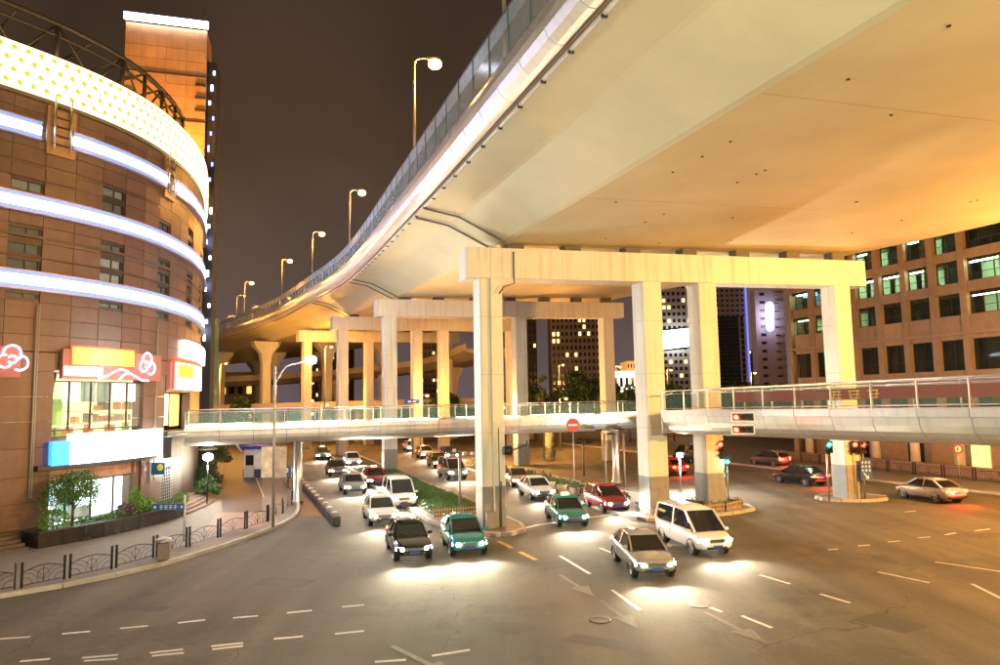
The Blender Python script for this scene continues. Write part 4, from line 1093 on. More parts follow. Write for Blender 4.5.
for k, (px, py, Y) in enumerate(((252,306,150),(237,295,165),(228,316,185),(280,297,128))):
    p = atY(px,py,Y); street_lamp((p.x,p.y,p.z-8.9), 8.6, (1.2,.3,0), ['small distant sodium lamp beyond the far bend, lower of the pair','small distant sodium lamp beyond the far bend, upper of the pair','faint sodium lamp at the far left end of the bend','sodium lamp on the far side of the deck by the fourth lamp'][k], 'distant sodium lamps', 3000, r=.08, bulb_r=.2)
# ground lamps
street_lamp((atY(226,360,108).x-.9,108,0), 13.2, (.5,0,0), 'amber street lamp among the far left columns, close to the curved building', 'amber street lamps under the elevated road', 5200, bulb_r=.15)
labg = {0:'amber street lamp between far columns right of the white star lamp',1:'amber street lamp behind the footbridge left of the front column',2:'bright amber lamp just right of the tall front column',3:'amber street lamp behind the footbridge between front column and tower',4:'amber street lamp low behind the footbridge railing, far left',5:'amber lamp in front of the dark trees below the grey-brown tower',6:'amber street lamp below the white billboard',7:'amber street lamp at the foot of the purple-grey tower',8:'amber street lamp beside the white hall'}
for k, (px, py, Y, pw_k) in enumerate(((331,347,104,3600),(427,396,92,3200),(503,408,76,7000),(566,399,96,3600),(327,405,112,3200),(563,365,150,2500),(671,370,150,2500),(755,373,150,2500),(620,367,150,2000))):
    p = atY(px,py,Y); street_lamp((p.x-.9,p.y,0), max(p.z-.1,3), (.5,.05,0), labg[k], 'amber street lamps under the elevated road', pw_k, bulb_r=.19 if k < 5 else .24)
# tall white lamp by the left kerb: steel pole, long curved arm
wl = thing('street_lamp', gnd(273,527,.13), 'tall grey pole with long arm carrying the dazzling white lamp, by the left kerb', 'street lamp')
g = gnd(273,527,.13); hd = atY(311,360,g.y+3.0)
part('pole', MB().tube([g, g + Vector((0,0,5)), g + Vector((0,0,9.0))], [.09,.075,.055], 10), POLE, wl)
part('arm', MB().tube(catmull([g + Vector((0,0,8.0)), g.lerp(hd,.3)*1.0 + Vector((0,0,6.2)) , Vector((g.lerp(hd,.65).x, g.lerp(hd,.65).y, hd.z-.25)), hd + Vector((0,0,.15))], .4), .035, 8), POLE, wl)
part('lamp_head', MB().lathe([(.05,.32),(.14,.28),(.26,.12),(.28,.06),(.05,.05)], 16, hd), POLE, wl)
part('bulb', MB().ball(hd, .34, 14, 8, .8), WBULB, wl); point_light('lamp_glow', hd - Vector((0,0,.1)), (1,.90,.70), 3600, .25, wl)
# lamps of the near side of the junction, at the camera's side of the street
for q, pwk, col_, lab in (((-5,-15,0),7000,(1,.88,.50),'tall street lamp on the near left corner of the junction'),((13,-17,0),11500,(1,.88,.50),'tall street lamp on the near right corner of the junction'),((37,27,.1),14500,(1,.43,.08),'sodium street lamp by the right-hand kerb of the cross street')):
    street_lamp(q, 12.0, (0,1.4,0), lab, 'street lamps of the near junction side', pwk, col=col_, bulb_r=.3, drop=.7)
# two-sided pale banners on that pole
for k, s in enumerate((-1,1)):
    c = g + Vector((s*.40,0,3.6)); b = thing('pole_banner', c - Vector((0,0,.95)), ['pale printed banner on the left side of the tall grey lamp pole','pale printed banner on the right side of the tall grey lamp pole'][k], 'banner', 'banners on the lamp pole')
    part('cloth', MB().box(c, (.62,.03,1.7)), mat('banner_print', (.70,.60,.58), .6, var=.4, scale=2.2), b)
    part('bracket', MB().bar(c + Vector((-.35,0,.88)), c + Vector((.35,0,.88)), .03).bar(c + Vector((-.35,0,-.88)), c + Vector((.35,0,-.88)), .03), GALV, b)
# white flood lamp between the middle columns
fl = atY(680,455,52); t = thing('flood_lamp', (fl.x,fl.y,.16), 'dazzling white flood lamp on a short post between the two middle columns', 'flood lamp')
part('post', MB().tube([(fl.x,fl.y+.15,.1),(fl.x,fl.y+.15,fl.z)], .06, 8), POLE, t); part('housing', MB().box((fl.x,fl.y+.12,fl.z), (.42,.2,.36)), DARKMETAL, t)
part('lens', MB().box((fl.x,fl.y-.0,fl.z), (.34,.03,.28)), emit('flood_lens',(1,.97,.85),420), t); point_light('lamp_glow', (fl.x,fl.y-.25,fl.z), (1,.95,.8), 1200, .15, t)
# globe lamp by the curved building
gl = atY(208,457,49); t = thing('globe_lamp', (gl.x,gl.y,.13), 'round white garden lamp under the left end of the footbridge', 'lamp')
part('post', MB().tube([(gl.x,gl.y,.13),(gl.x,gl.y,gl.z-.3)], .05, 8), BLACKIRON, t); part('globe', MB().ball(gl,.34,16,10,.75), emit('globe_white',(1,.97,.86),22), t)
part('hood', MB().lathe([(.05,.75),(.3,.72),(.62,.55),(.60,.50),(.05,.52)], 18, gl), GALV, t); part('post', MB().tube([gl + Vector((0,0,-.3)), gl + Vector((0,0,.6))], .03, 6), BLACKIRON, t)
point_light('lamp_glow', gl - Vector((0,-.0,.55)), (1,.95,.82), 260, .2, t)
# unlit cluster lamps with flat discs beside the far carriageway
for k, (px, py, hh) in enumerate(((606,489,4.2),(625,487,4.2),(584,476,3.0))):
    p = gnd(px,py); t = thing('disc_lamp', p, ['unlit park lamp with flat disc hood left of the steel bridge support','unlit park lamp with flat disc hood right of the steel bridge support','unlit park lamp with four flat disc hoods behind the no-entry sign'][k], 'lamp', 'unlit disc lamps')
    part('post', MB().tube([p, p + Vector((0,0,hh))], .09, 8), mat('lamp_post_brown', (.16,.12,.09), .5), t)
    for q in range(4 if k == 2 else 2):
        an = q*math.pi/2 + .4; c = p + Vector((math.cos(an)*.6, math.sin(an)*.6, hh + .1*(q%2)*3))
        part('disc_hood', MB().lathe([(.02,.12),(.25,.08),(.42,0),(.40,-.04),(.02,-.03)], 14, c), DARKMETAL, t); part('arm', MB().tube([p + Vector((0,0,hh)), c], .03, 6), DARKMETAL, t)

# ============================================================ SIGNS AND SIGNALS
RED = emit('signal_red', (1.0,.04,.02), 14); GREEN = emit('signal_green', (.03,1.0,.55), 14)
LENS = mat('dark_lens', (.03,.02,.02), .2, var=0)
def signal(c, face, n_lens, lit, label, vertical=True, rim=None, size=.36):
    """head at c; face = unit vector towards viewers; lit = {index: material}"""
    c = Vector(c); face = Vector(face).normalized(); sd = Vector((face.y,-face.x,0)); up = Vector((0,0,1))
    t = thing('traffic_light', c, label, 'traffic light')
    L = size*n_lens
    ax = up if vertical else sd
    hx, hz = (size/2+.05, L/2+.05) if vertical else (L/2+.05, size/2+.05)
    def bx(o0,o1,x,z): return [c + sd*a + up*b + face*o for o in (o0,o1) for a, b in ((-x,-z),(x,-z),(x,z),(-x,z))]
    part('housing', MB().hexa(bx(-.14,.02,hx,hz)), DARKMETAL, t)
    if rim:
        part('rim', MB().bar(c + sd*-hx + up*hz, c + sd*hx + up*hz, .05).bar(c + sd*-hx - up*hz, c + sd*hx - up*hz, .05).bar(c + sd*hx + up*hz, c + sd*hx - up*hz, .05).bar(c - sd*hx + up*hz, c - sd*hx - up*hz, .05), rim, t)
    for k in range(n_lens):
        p = c + ax*(L/2 - size*(k+.5))*(1 if vertical else -1) + face*.03
        ln = part('lens', MB().disc(p, face, size*.40, 18, .02), lit.get(k, LENS), t)
        hood = []
        for q in range(9):
            an = R(-10 + 200*q/8); r0 = sd*math.cos(an)*size*.45 + up*math.sin(an)*size*.45; hood.append(p + r0)
        mbh = MB(); mbh.loft([[h for h in hood], [h + face*.22 - up*.03 for h in hood]], closed=False)
        part('visor', mbh, BLACKIRON, t)
        if k in lit:
            cc = (1,.06,.03) if lit[k] is RED else (.05,1,.6)
            point_light('signal_glow', p + face*.3, cc, 7, .12, t)
    return t
fv = Vector((-.42,-.9,0))
p = atY(743,418.5,24.5); 
# the pair of horizontal red signals hung on the near footbridge
for k, py in enumerate((417,429.5)):
    c = PR(15.2,-1.25-.32,0); c = atY(743,py,31.6)
    t = signal(c, fv, 3, {2:RED}, ['upper of two sideways red traffic lights hung on the near footbridge','lower of two sideways red traffic lights hung on the near footbridge'][k], False, mat('white_rim',(.8,.8,.8),.5), .28)
    part('bracket', MB().bar(c - fv*-.0, c - fv*1.2, .06), GALV, t)
sp = C3 - U*.95 + B*.35
c = Vector((sp.x,sp.y,0)); z_ = atY(716,450,sp.y).z
t = signal((c.x,c.y,z_), (-.1,-1,0), 3, {0:RED}, 'upright red traffic light in front of the third column', True, None, .34)
part('post', MB().tube([(c.x+.05,c.y+.18,.16),(c.x+.05,c.y+.18,z_+.3)], .05, 8), GALV, t)
q = atY(727,459,sp.y+.3); t = signal(q, (-.25,-1,0), 2, {1:GREEN}, 'small green traffic light right of the red one by the third column', True, None, .30)
part('post', MB().tube([(q.x+.04,q.y+.2,.16),(q.x+.04,q.y+.2,q.z+.3)], .045, 8), GALV, t)
q = atY(829,447,46.0); t = signal(q, (-.2,-1,0), 2, {0:GREEN}, 'green traffic light on a grey post left of the right-hand column', True, None, .34)
part('post', MB().tube([(q.x-.1,q.y+.2,.1),(q.x-.1,q.y+.2,q.z+.4)], .06, 8), GALV, t)
for k, px in enumerate((855,863)):
    q = atY(px,447,46.3+.15*k); t = signal(q, (-.3+.5*k,-1,0), 2, {0:RED}, ['left one of the pair of red traffic lights by the right-hand column','right one of the pair of red traffic lights by the right-hand column'][k], True, None, .34)
    part('post', MB().tube([(q.x+.05,q.y+.2,.12),(q.x+.05,q.y+.2,q.z+.3)], .04, 8), GALV, t)

def round_sign(c, face, r, base, label, facemat, marks):
    c, face = Vector(c), Vector(face).normalized(); t = thing('road_sign', base, label, 'road sign')
    part('plate', MB().disc(c, face, r, 28, .03), facemat, t)
    sd = Vector((face.y,-face.x,0))*-1
    for mm, pts in marks:
        part('marking', MB().add([c + face*.036 + sd*x*r + Vector((0,0,1))*y*r for x, y in pts], [tuple(range(len(pts)))]), mm, t)
    part('post', MB().tube([(c.x - face.x*.05, c.y - face.y*.05, base[2]), c - face*.05 + Vector((0,0,r*.7))], .035, 8), GALV, t)
    return t
SW = mat('sign_white', (.78,.78,.76), .4, var=.04); SR = mat('sign_red', (.62,.02,.02), .4, var=.04); SB = mat('sign_blue2', (.02,.10,.42), .4, var=.04); SK = mat('sign_black', (.01,.01,.01), .5, var=0)
p = atY(571,470,49.5); p.z = .16; c = atY(573,425,49.5); round_sign(c, (-.05,-1,0), .47, p, 'round red no-entry sign with white bar in front of the far footbridge', SR, [(SW,[(-.68,-.14),(.68,-.14),(.68,.14),(-.68,.14)])])
p = C3 - U*.9 + B*.55; c = atY(722,474.5,p.y); round_sign(c, (-.1,-1,0), .33, (p.x,p.y,.16), 'small round blue sign with white arrows on the third column', SB, [(SW,[(-.6,.25),(-.3,.5),(-.3,.35),(.1,.35),(.1,.15),(-.3,.15),(-.3,0)]),(SW,[(.5,-.3),(.5,.3),(.3,.3),(.3,-.3),(.15,-.3),(.4,-.6),(.65,-.3)])])
p = gnd(959,484,.13); c = atY(958,449,p.y)
ringpts = [(math.cos(k*math.pi/10)*.62, math.sin(k*math.pi/10)*.62) for k in range(20)]
t = round_sign(c, (-.2,-1,0), .36, p, 'round red-ringed white sign on a post in front of the stone arcade', SR, [(SW, ringpts),])
part('marking', MB().add([c + Vector((-.2,-1,0)).normalized()*.042 + Vector((x*.13,0,z*.13)) for x, z in ((-.6,-1),(.6,-1),(.6,1),(-.6,1))], [(0,1,2,3)]), SK, t)
# blue rectangular sign by the right column
p = gnd(866,500,.1); c = atY(866,469.5,p.y); t = thing('direction_sign', p, 'blue upright direction sign with white strokes by the right-hand column', 'road sign')
part('board', MB().box(c, (.72,.05,1.32)), SB, t); part('post', MB().tube([(p.x,p.y+.08,.1),(p.x,p.y+.08,c.z+.5)], .05, 8), GALV, t)
ms = MB(); rr = random.Random(2)
for r_ in range(3):
    for k in range(3):
        x = c.x - .22 + k*.22; z = c.z + .48 - r_*.26
        ms.bar((x-.07,c.y-.03,z),(x+.07,c.y-.03,z),.01,.03).bar((x,c.y-.031,z-.09),(x+.02,c.y-.031,z+.08),.03,.01).bar((x-.06,c.y-.03,z-.07),(x+.06,c.y-.03,z-.07),.01,.025)
part('characters', ms, SW, t)
part('arrow', MB().add([Vector((c.x+x*.2,c.y-.032,c.z-.42+z*.2)) for x, z in ((-1,.9),(-.6,1),(.3,-.1),(.7,.3),(.8,-.9),(-.4,-.9),(0,-.5))], [(0,1,2,6),(6,2,3,4,5)]), SW, t)
# blue street-name sign on a grey post, left pavement
p = gnd(184,541,.13); t = thing('street_name_sign', p, 'blue street-name board with white characters on a thin grey post, by the hedge', 'street sign')
ztop = atY(184,495,p.y).z
part('post', MB().tube([p, (p.x,p.y,ztop)], .05, 8), mat('pale_post',(.5,.5,.48),.4,.3), t)
bc = atY(168.5,507,p.y-.1); part('board', MB().box(bc, (1.62,.04,.34)), SB, t)
tx = MB()
for k in range(4):
    x = bc.x - .36 + k*.24
    tx.bar((x-.08,bc.y-.025,bc.z+.07),(x+.08,bc.y-.025,bc.z+.07),.01,.025).bar((x-.09,bc.y-.025,bc.z-.01),(x+.09,bc.y-.025,bc.z-.01),.01,.025).bar((x,bc.y-.025,bc.z-.1),(x,bc.y-.025,bc.z+.11),.025,.01).bar((x-.07,bc.y-.025,bc.z-.09),(x+.07,bc.y-.025,bc.z-.09),.01,.02)
for x in (-.68,.68): tx.bar((bc.x+x-.05,bc.y-.025,bc.z),(bc.x+x+.05,bc.y-.025,bc.z),.01,.12)
part('characters', tx, SW, t)
# parking sign
p = gnd(286,488,.13); c = atY(286.5,472,p.y); t = thing('parking_sign', p, 'blue square parking sign with white letter P behind the tall lamp pole', 'road sign')
part('board', MB().box(c, (.85,.05,1.0)), mat('sign_navy',(.02,.05,.15),.4), t); part('post', MB().tube([(p.x,p.y+.07,.13),(p.x,p.y+.07,c.z)], .045, 8), GALV, t)
x0 = c.x - .12; yv = c.y - .03
pm = MB().bar((x0,yv,c.z-.28),(x0,yv,c.z+.30),.12,.012)
arcp = [(x0 + .04 + .22*math.cos(R(90-180*k/8)), yv, c.z + .13 + .15*math.sin(R(90-180*k/8))) for k in range(9)]
for q0, q1 in zip(arcp[:-1], arcp[1:]): pm.bar(q0,q1,.012,.1)
part('letter_p', pm, SW, t)
# camera pole left of the front column
p = gnd(460,514); t = thing('camera_pole', p, 'grey pole with traffic cameras on a short arm beside the front column', 'pole'); zt_ = atY(460,452,p.y).z
part('pole', MB().tube([p, (p.x,p.y,zt_)], .085, 10), GALV, t)
part('arm', MB().tube([(p.x-.25,p.y,zt_-.25),(p.x+1.1,p.y+.1,zt_-.3)], .04, 8), GALV, t)
for k, (dx, dz) in enumerate(((-.3,.1),(.35,-.1),(.85,-.1))):
    part('camera', MB().bbox((p.x+dx,p.y-.1,zt_+dz), (.22,.5,.2), .2*k, .03), mat('camera_grey',(.4,.4,.4),.4), t)
# dark flood housing on the front column
c = C1 - U*.9 + B*.72 + Vector((0,0,4.25)); t = thing('spot_lamp', c, 'dark unlit spotlight on a bracket on the right side of the front column', 'spotlight')
part('housing', MB().tube([c + B*-.25, c + B*.15, c + B*.3], [.22,.28,.10], 12), DARKMETAL, t); part('bracket', MB().tube([c + B*.2, c + B*1.1 + Vector((0,0,.25)), c + B*1.15 + Vector((0,0,.5))], .04, 6), DARKMETAL, t)
part('lens', MB().disc(c + B*-.252, -B, .2, 14, .02), mat('lens_grey',(.3,.3,.3),.1), t)
# switch cabinet at the foot of the front column
c = C1 - U*.95 + B*-.35; t = thing('switch_cabinet', (c.x,c.y,.16), 'small grey switch cabinet at the foot of the tall front column', 'cabinet')
part('case', MB().bbox((c.x,c.y,.62), (.5,.4,.9), math.atan2(B.y,B.x), .02), mat('cabinet_grey',(.16,.15,.13),.5), t); part('door', MB().box(Vector((c.x,c.y,.62)) - U*.21, (.42,.015,.78), math.atan2(B.y,B.x)), mat('cabinet_grey2',(.2,.19,.17),.5), t)
# blue gantry sign far back
c = atY(412,401.5,88); t = thing('gantry_sign', (c.x,c.y,0), 'small blue road board above the footbridge rail right of the second column row', 'road sign')
part('board', MB().box(c, (1.9,.08,.55)), SB, t); part('post', MB().tube([(c.x,c.y+.1,0),(c.x,c.y+.1,c.z)], .06, 8), GALV, t); part('characters', MB().bar((c.x-.5,c.y-.045,c.z),(c.x-.1,c.y-.045,c.z),.01,.2).bar((c.x+.1,c.y-.045,c.z),(c.x+.5,c.y-.045,c.z),.01,.2), SW, t)

# guard booth on the service lane
p = gnd(253,478,.13); t = thing('guard_booth', p, 'white guard booth with flat blue roof on the service lane', 'booth')
part('walls', MB().bbox((p.x,p.y+1.0,1.35+.13), (1.9,1.9,2.7), 0, .03), mat('booth_white',(.62,.58,.62),.5), t)
part('base_band', MB().box((p.x,p.y+1.0,.55), (1.94,1.94,.8)), mat('booth_navy',(.03,.03,.08),.5), t)
part('roof', MB().bbox((p.x,p.y+1.0,2.98), (2.3,2.3,.28), 0, .04), mat('booth_blue',(.03,.06,.5),.4), t)
wn = part('window', MB().box((p.x-.35,p.y+.04,1.75), (.75,.06,1.0)), DARKMETAL, t); part('pane', MB().box((p.x-.35,p.y+.0,1.75), (.62,.03,.86)), GLASSDARK, wn)
part('counter', MB().box((p.x-.35,p.y-.1,.75), (.9,.3,1.1)), mat('booth_counter',(.45,.42,.45),.5), t)
part('barrier_arm', MB().bar((p.x-1.2,p.y+.2,2.6),(p.x-2.2,p.y+.2,4.0),.14), mat('arm_white',(.7,.68,.62),.5), t)
# rubbish bin on the left pavement
p = gnd(160,562,.13); t = thing('litter_bin', p, 'grey litter bin with rounded lid behind the street railing', 'bin')
part('body', MB().bbox((p.x,p.y+.3,.55), (.5,.42,.78), .3, .05), mat('bin_brown',(.16,.12,.10),.5), t); part('lid', MB().lathe([(.36,0),(.37,.05),(.30,.14),(.12,.2),(.01,.21)], 14, (p.x,p.y+.3,.945)), GALV, t)
# ============================================================ FENCES
def iron_panel(name_parent, a, b, z, h=.82):
    """ornamental panel between two posts: rails, arched top, fan of bars, centre ring"""
    d = b-a; L = d.length; t = d.normalized()
    def P(s, y): return a + t*s*L + Vector((0,0,z+y))
    mb = MB()
    top = [P(k/12, h*.72 + .16*math.sin(math.pi*k/12)) for k in range(13)]
    mb.tube(top, .018, 5); mb.tube([P(0,.10),P(1,.10)], .016, 5)
    for cx, r0 in ((0,.30),(1,.30)):
        for rr in (.45,.75,1.0):
            pts = []
            for k in range(8):
                an = math.pi/2*k/7; s = math.cos(an)*rr*.5; y = .1 + math.sin(an)*rr*h*.72
                pts.append(P(s if cx == 0 else 1-s, min(y, h*.72 + .16*math.sin(math.pi*min(s,1)))))
            mb.tube(pts, .010, 4)
    ringp = [P(.5 + .13*math.cos(2*math.pi*k/14)/max(L,.1)*1.6, h*.5 + .2*math.sin(2*math.pi*k/14)) for k in range(15)]
    mb.tube(ringp, .010, 4); mb.bar(P(.5,.1), P(.5,h*.86), .016)
    return part('iron_panel', mb, BLACKIRON, name_parent)
kf = [p for p in KLs]
tans = tangents(KLs)
line = [p + left_of(t)*.55 for p, t in zip(KLs, tans)]
rf = [gnd(*q, .13) for q in ((-40,597),(18,589),(67,579),(114,568.5),(155,557),(188,547),(219,537.5),(246,529),(268,521.5),(283,513.5),(292,505.5),(293,497),(288,488.5),(281,479),(272,470))]
fen = thing('street_railing', rf[2], 'black ornamental iron railing with fan-shaped panels along the left kerb', 'railing')
for a, b in zip(rf[:-1], rf[1:]):
    t = (b-a).normalized(); iron_panel(fen, a + t*.16, b - t*.16, 0)
    for q, s in ((a,1),(b,-1)):
        pq = q + t*.11*s
        part('post', MB().box(pq + Vector((0,0,.48)), (.07,.07,.98), math.atan2(t.y,t.x)), BLACKIRON, fen)
# arcade railing on the right pavement
fr2 = thing('street_railing', rp_(2,-5.6,.13), 'black iron railing along the right pavement in front of the stone offices', 'railing')
pts = [rp_(-14 + k*2.6,-5.9,.13) for k in range(11)]
for a, b in zip(pts[:-1], pts[1:]):
    t = (b-a).normalized(); iron_panel(fr2, a + t*.15, b - t*.15, 0, .95)
    for q, s in ((a,1),(b,-1)): part('post', MB().box(q + t*.11*s + Vector((0,0,.5)), (.08,.08,1.05), math.atan2(t.y,t.x)), BLACKIRON, fr2)
# water-filled barrier between cycle lane and carriageway: dark blocks with pale caps
ba, bb_ = gnd(337,527), gnd(289,473)
nB = 16; brt = thing('traffic_barrier', ba, 'row of dark rubber barrier blocks with pale caps beside the red cycle lane', 'barrier')
bt = (bb_-ba).normalized(); bL = (bb_-ba).length/nB
for k in range(nB):
    c = ba + bt*bL*(k+.5); rz = math.atan2(bt.y,bt.x)
    bk = part('barrier_block', MB().bbox((0,0,.3), (bL-.06,.42,.6), 0, .07), mat('barrier_dark',(.03,.03,.035),.5,var=.2), brt, world=False) if k == 0 else inst(bk0, brt, (0,0,0))
    if k == 0: bk0 = bk
    bk.location = rootm(brt).inverted() @ c; bk.rotation_euler = (0,0,rz)
    cp = part('cap', MB().bbox((0,0,.66), (.34,.34,.12), 0, .04), mat('cap_pale',(.5,.48,.45),.5,var=.2), bk, world=False) if k == 0 else inst(cp0, bk, (0,0,0))
    if k == 0: cp0 = cp
# little pale picket fences round the median and island planting
def picket(name, label, pts, step=.16, h=.5):
    t0 = thing(name, pts[0], label, 'fence')
    for a, b in zip(pts[:-1], pts[1:]):
        d = (b-a); n = max(1,int(d.length/step)); u_ = d.normalized()
        part('rail', MB().bar(a + Vector((0,0,.16)), b + Vector((0,0,.16)), .03,.04), PICK, t0); part('rail', MB().bar(a + Vector((0,0,.40)), b + Vector((0,0,.40)), .03,.04), PICK, t0)
        mb = MB()
        for k in range(n+1): mb.bar(a + u_*d.length*k/n, a + u_*d.length*k/n + Vector((0,0,h)), .05,.025)
        part('pickets', mb, PICK, t0, kind='stuff')
PICK = mat('picket_tan',(.42,.27,.14),.6,var=.15)
Z16 = Vector((0,0,.17))
picket('picket_fence','low tan picket fence round the middle island planting under the two columns', [off(C2,-1.5,-1.0)+Z16, off(C2,-1.6,4.0)+Z16, off(C2,-1.0,5.7)+Z16, off(C2,.3,6.4)+Z16, off(C2,1.8,5.8)+Z16])
picket('picket_fence','low tan picket fence closing the end of the median hedge by the front column', [off(C1,4.0,-2.2)+Z16, off(C1,4.0,1.3)+Z16, off(C1,12,1.35)+Z16])

# ============================================================ PLANTS
def leafmat(name, c1, c2):
    if name in MATS: return MATS[name]
    m = bpy.data.materials.new(name); m.use_nodes = True; n = m.node_tree.nodes; L = m.node_tree.links; b = n['Principled BSDF']
    geo = n.new('ShaderNodeNewGeometry'); r = n.new('ShaderNodeValToRGB'); r.color_ramp.elements[0].color = (*c1,1); r.color_ramp.elements[1].color = (*c2,1)
    L.new(geo.outputs['Random Per Island'], r.inputs[0]); L.new(r.outputs[0], b.inputs['Base Color'])
    b.inputs['Roughness'].default_value = .45; b.inputs['Transmission Weight'].default_value = 0
    b.inputs['Subsurface Weight'].default_value = 0
    MATS[name] = m; return m
LEAF = leafmat('leaf_green', (.025,.075,.012), (.09,.20,.03)); LEAFD = leafmat('leaf_dark', (.012,.035,.010), (.04,.085,.02)); LEAFP = leafmat('leaf_purple', (.045,.018,.03), (.10,.04,.06)); LEAFL = leafmat('leaf_lime', (.06,.16,.02), (.16,.34,.04))
def leaf(mb, p, r, rg):
    n = Vector((rg.gauss(0,1), rg.gauss(0,1), rg.gauss(.5,.8))).normalized(); a = n.orthogonal().normalized()
    a = (Matrix.Rotation(rg.uniform(0,6.28),3,n) @ a); b = n.cross(a)
    l = r*rg.uniform(.7,1.4); w_ = l*.45
    mb.v += [p - a*l, p + b*w_ + n*l*.12, p + a*l, p - b*w_ + n*l*.12]; k = len(mb.v)-4; mb.f.append([k,k+1,k+2,k+3]); mb.sm.append(False)
def blob(mb, c, rad, n, r, rg, shell=.55, low=-1.0):
    k = 0; c = Vector(c)
    while k < n:
        d = Vector((rg.gauss(0,1),rg.gauss(0,1),rg.gauss(0,1))).normalized()
        if d.z < low: continue
        s = shell + (1-shell)*rg.random()**.6
        leaf(mb, c + Vector((d.x*rad[0],d.y*rad[1],d.z*rad[2]))*s, r, rg); k += 1
def bush(name, label, c, rad, n, m, cat='bush', r=.07, seed=1):
    rg = random.Random(seed); c = Vector(c); t = thing(name, c, label, cat)
    mb = MB(); blob(mb, c + Vector((0,0,rad[2]*.9)), rad, n, r, rg, .6, -.75); part('foliage', mb, m, t)
    st = MB()
    for k in range(5):
        an = k*1.256; st.tube([c, c + Vector((math.cos(an)*rad[0]*.5, math.sin(an)*rad[1]*.5, rad[2]*1.2))], [.03,.012], 5)
    part('stems', st, mat('bark',(.06,.04,.03),.9), t); return t
def tree(name, label, base, h, rad, nleaf, m, seed=1, clumps=9, r=.10, trunk=.10, cat='tree', group=None, lowf=.42):
    rg = random.Random(seed); base = Vector(base); t = thing(name, base, label, cat, group)
    tk = MB(); tipz = h*.62
    lean = Vector((rg.uniform(-.2,.2), rg.uniform(-.2,.2), 0))
    tk.tube([base - Vector((0,0,.05)), base + lean*.3 + Vector((0,0,h*.3)), base + lean + Vector((0,0,tipz)), base + lean*1.3 + Vector((0,0,h*.85))], [trunk*1.3,trunk,trunk*.6,trunk*.15], 8)
    cr = MB()
    for k in range(clumps):
        an = k*2.399 + rg.uniform(-.3,.3); rr_ = math.sqrt((k+.5)/clumps); z = h*(lowf + (1-lowf)*(1-.72*rr_*rr_)*rg.uniform(.72,1.0)) - rad*.15
        c = base + lean + Vector((math.cos(an)*rad*rr_*.8, math.sin(an)*rad*rr_*.8, z))
        q = base + lean*.7 + Vector((0,0,h*rg.uniform(.28,.5))); tk.tube([q, q.lerp(c,.55) + Vector((0,0,.1*h*.3)), c], [trunk*.5,trunk*.3,trunk*.1], 5)
        rc = rad*rg.uniform(.34,.52); blob(cr, c, (rc,rc,rc*.75), nleaf//clumps, r, rg, .35)
    part('trunk', tk, mat('bark',(.06,.04,.03),.9,bump=.4,bscale=20), t); part('crown', cr, m, t); return t
# planter with hedge under the shop window
pl = thing('planter', fpt(s_px(80),1.6,.13), 'long dark stone planter wall under the glowing shop window', 'planter')
sp0, sp1 = s_px(20)+.2, s_px(158)
npl = 9
for k in range(npl):
    a, b = sp0 + (sp1-sp0)*k/npl, sp0 + (sp1-sp0)*(k+1)/npl
    part('stone_slab', ring(a+.01,b-.01,1.75,1.95,.13,.86,.7), mat('black_granite',(.025,.02,.018),.25,var=.3,scale=3), pl)
    part('coping', ring(a+.01,b-.01,1.65,2.02,.865,.93,.7), mat('black_granite2',(.04,.033,.03),.3,var=.2), pl)
part('soil', ring(sp0+.1,sp1-.1,.2,1.74,.13,.74), mat('soil',(.05,.035,.022),.9), pl)
part('end_slab', ring(sp1-.2,sp1,.15,1.74,.13,.86,.5), MATS['black_granite'], pl); part('end_slab', ring(sp0,sp0+.2,.15,1.74,.13,.86,.5), MATS['black_granite'], pl)
rg = random.Random(8); hm = MB(); s = sp0+2.2
while s < sp1-.4:
    blob(hm, fpt(s,1.1+rg.uniform(-.15,.2),.95+rg.uniform(-.05,.06)), (.42,.5,.28), 130, .06, rg, .5, -.5); s += .33
solid('hedge', hm, LEAF, fpt((sp0+sp1)/2,1.1,.74), 'low clipped green hedge filling the dark planter under the shop window', 'hedge')
bush('round_bush', 'round clipped lime-green bush at the left end of the dark planter', fpt(s_px(26)+1.0,1.15,.7), (.72,.72,.62), 1500, LEAFL, r=.05, seed=3)
bush('round_bush', 'round purple-leaved bush in the planter in front of the shop window', fpt(s_px(112),1.2,.75), (.55,.55,.46), 1100, LEAFP, r=.05, seed=4)
bush('round_bush', 'small lime-green bush at the right end of the planter', fpt(s_px(163),1.3,.75), (.5,.5,.4), 900, LEAFL, r=.05, seed=5)
bush('upright_shrub', 'slim bright green upright shrub between purple bush and planter end', fpt(s_px(124),1.0,.75), (.35,.35,.85), 700, LEAFL, 'shrub', r=.08, seed=6)
bush('upright_shrub', 'loose green leafy shrub right of the slim upright shrub', fpt(s_px(134),1.0,.75), (.6,.45,.5), 420, LEAFL, 'shrub', r=.08, seed=7)
tree('small_tree', 'small leafy tree in the planter in front of the glowing shop window', fpt(s_px(63),1.2,.7), 3.1, 1.5, 5200, LEAF, 11, 16, .062, .06, lowf=.38)
# dark trees by the service lane
for k, (px, py, h, r_) in enumerate(((203,492,2.4,1.2),(209,484,5.0,1.7),(205,500,1.7,.9),(214,476,3.4,1.4))):
    tree('evergreen_tree' if h > 2 else 'evergreen_shrub', ['low dark evergreen beside the curved steps, second from the camera','tallest dark evergreen under the left end of the footbridge','nearest low dark evergreen beside the curved steps','dark evergreen at the far end of the service lane hedge'][k], gnd(px,py,.13), h, r_, 2600, LEAFD, 20+k, 10, .09, .07, lowf=.25, cat='tree' if h > 2 else 'shrub')
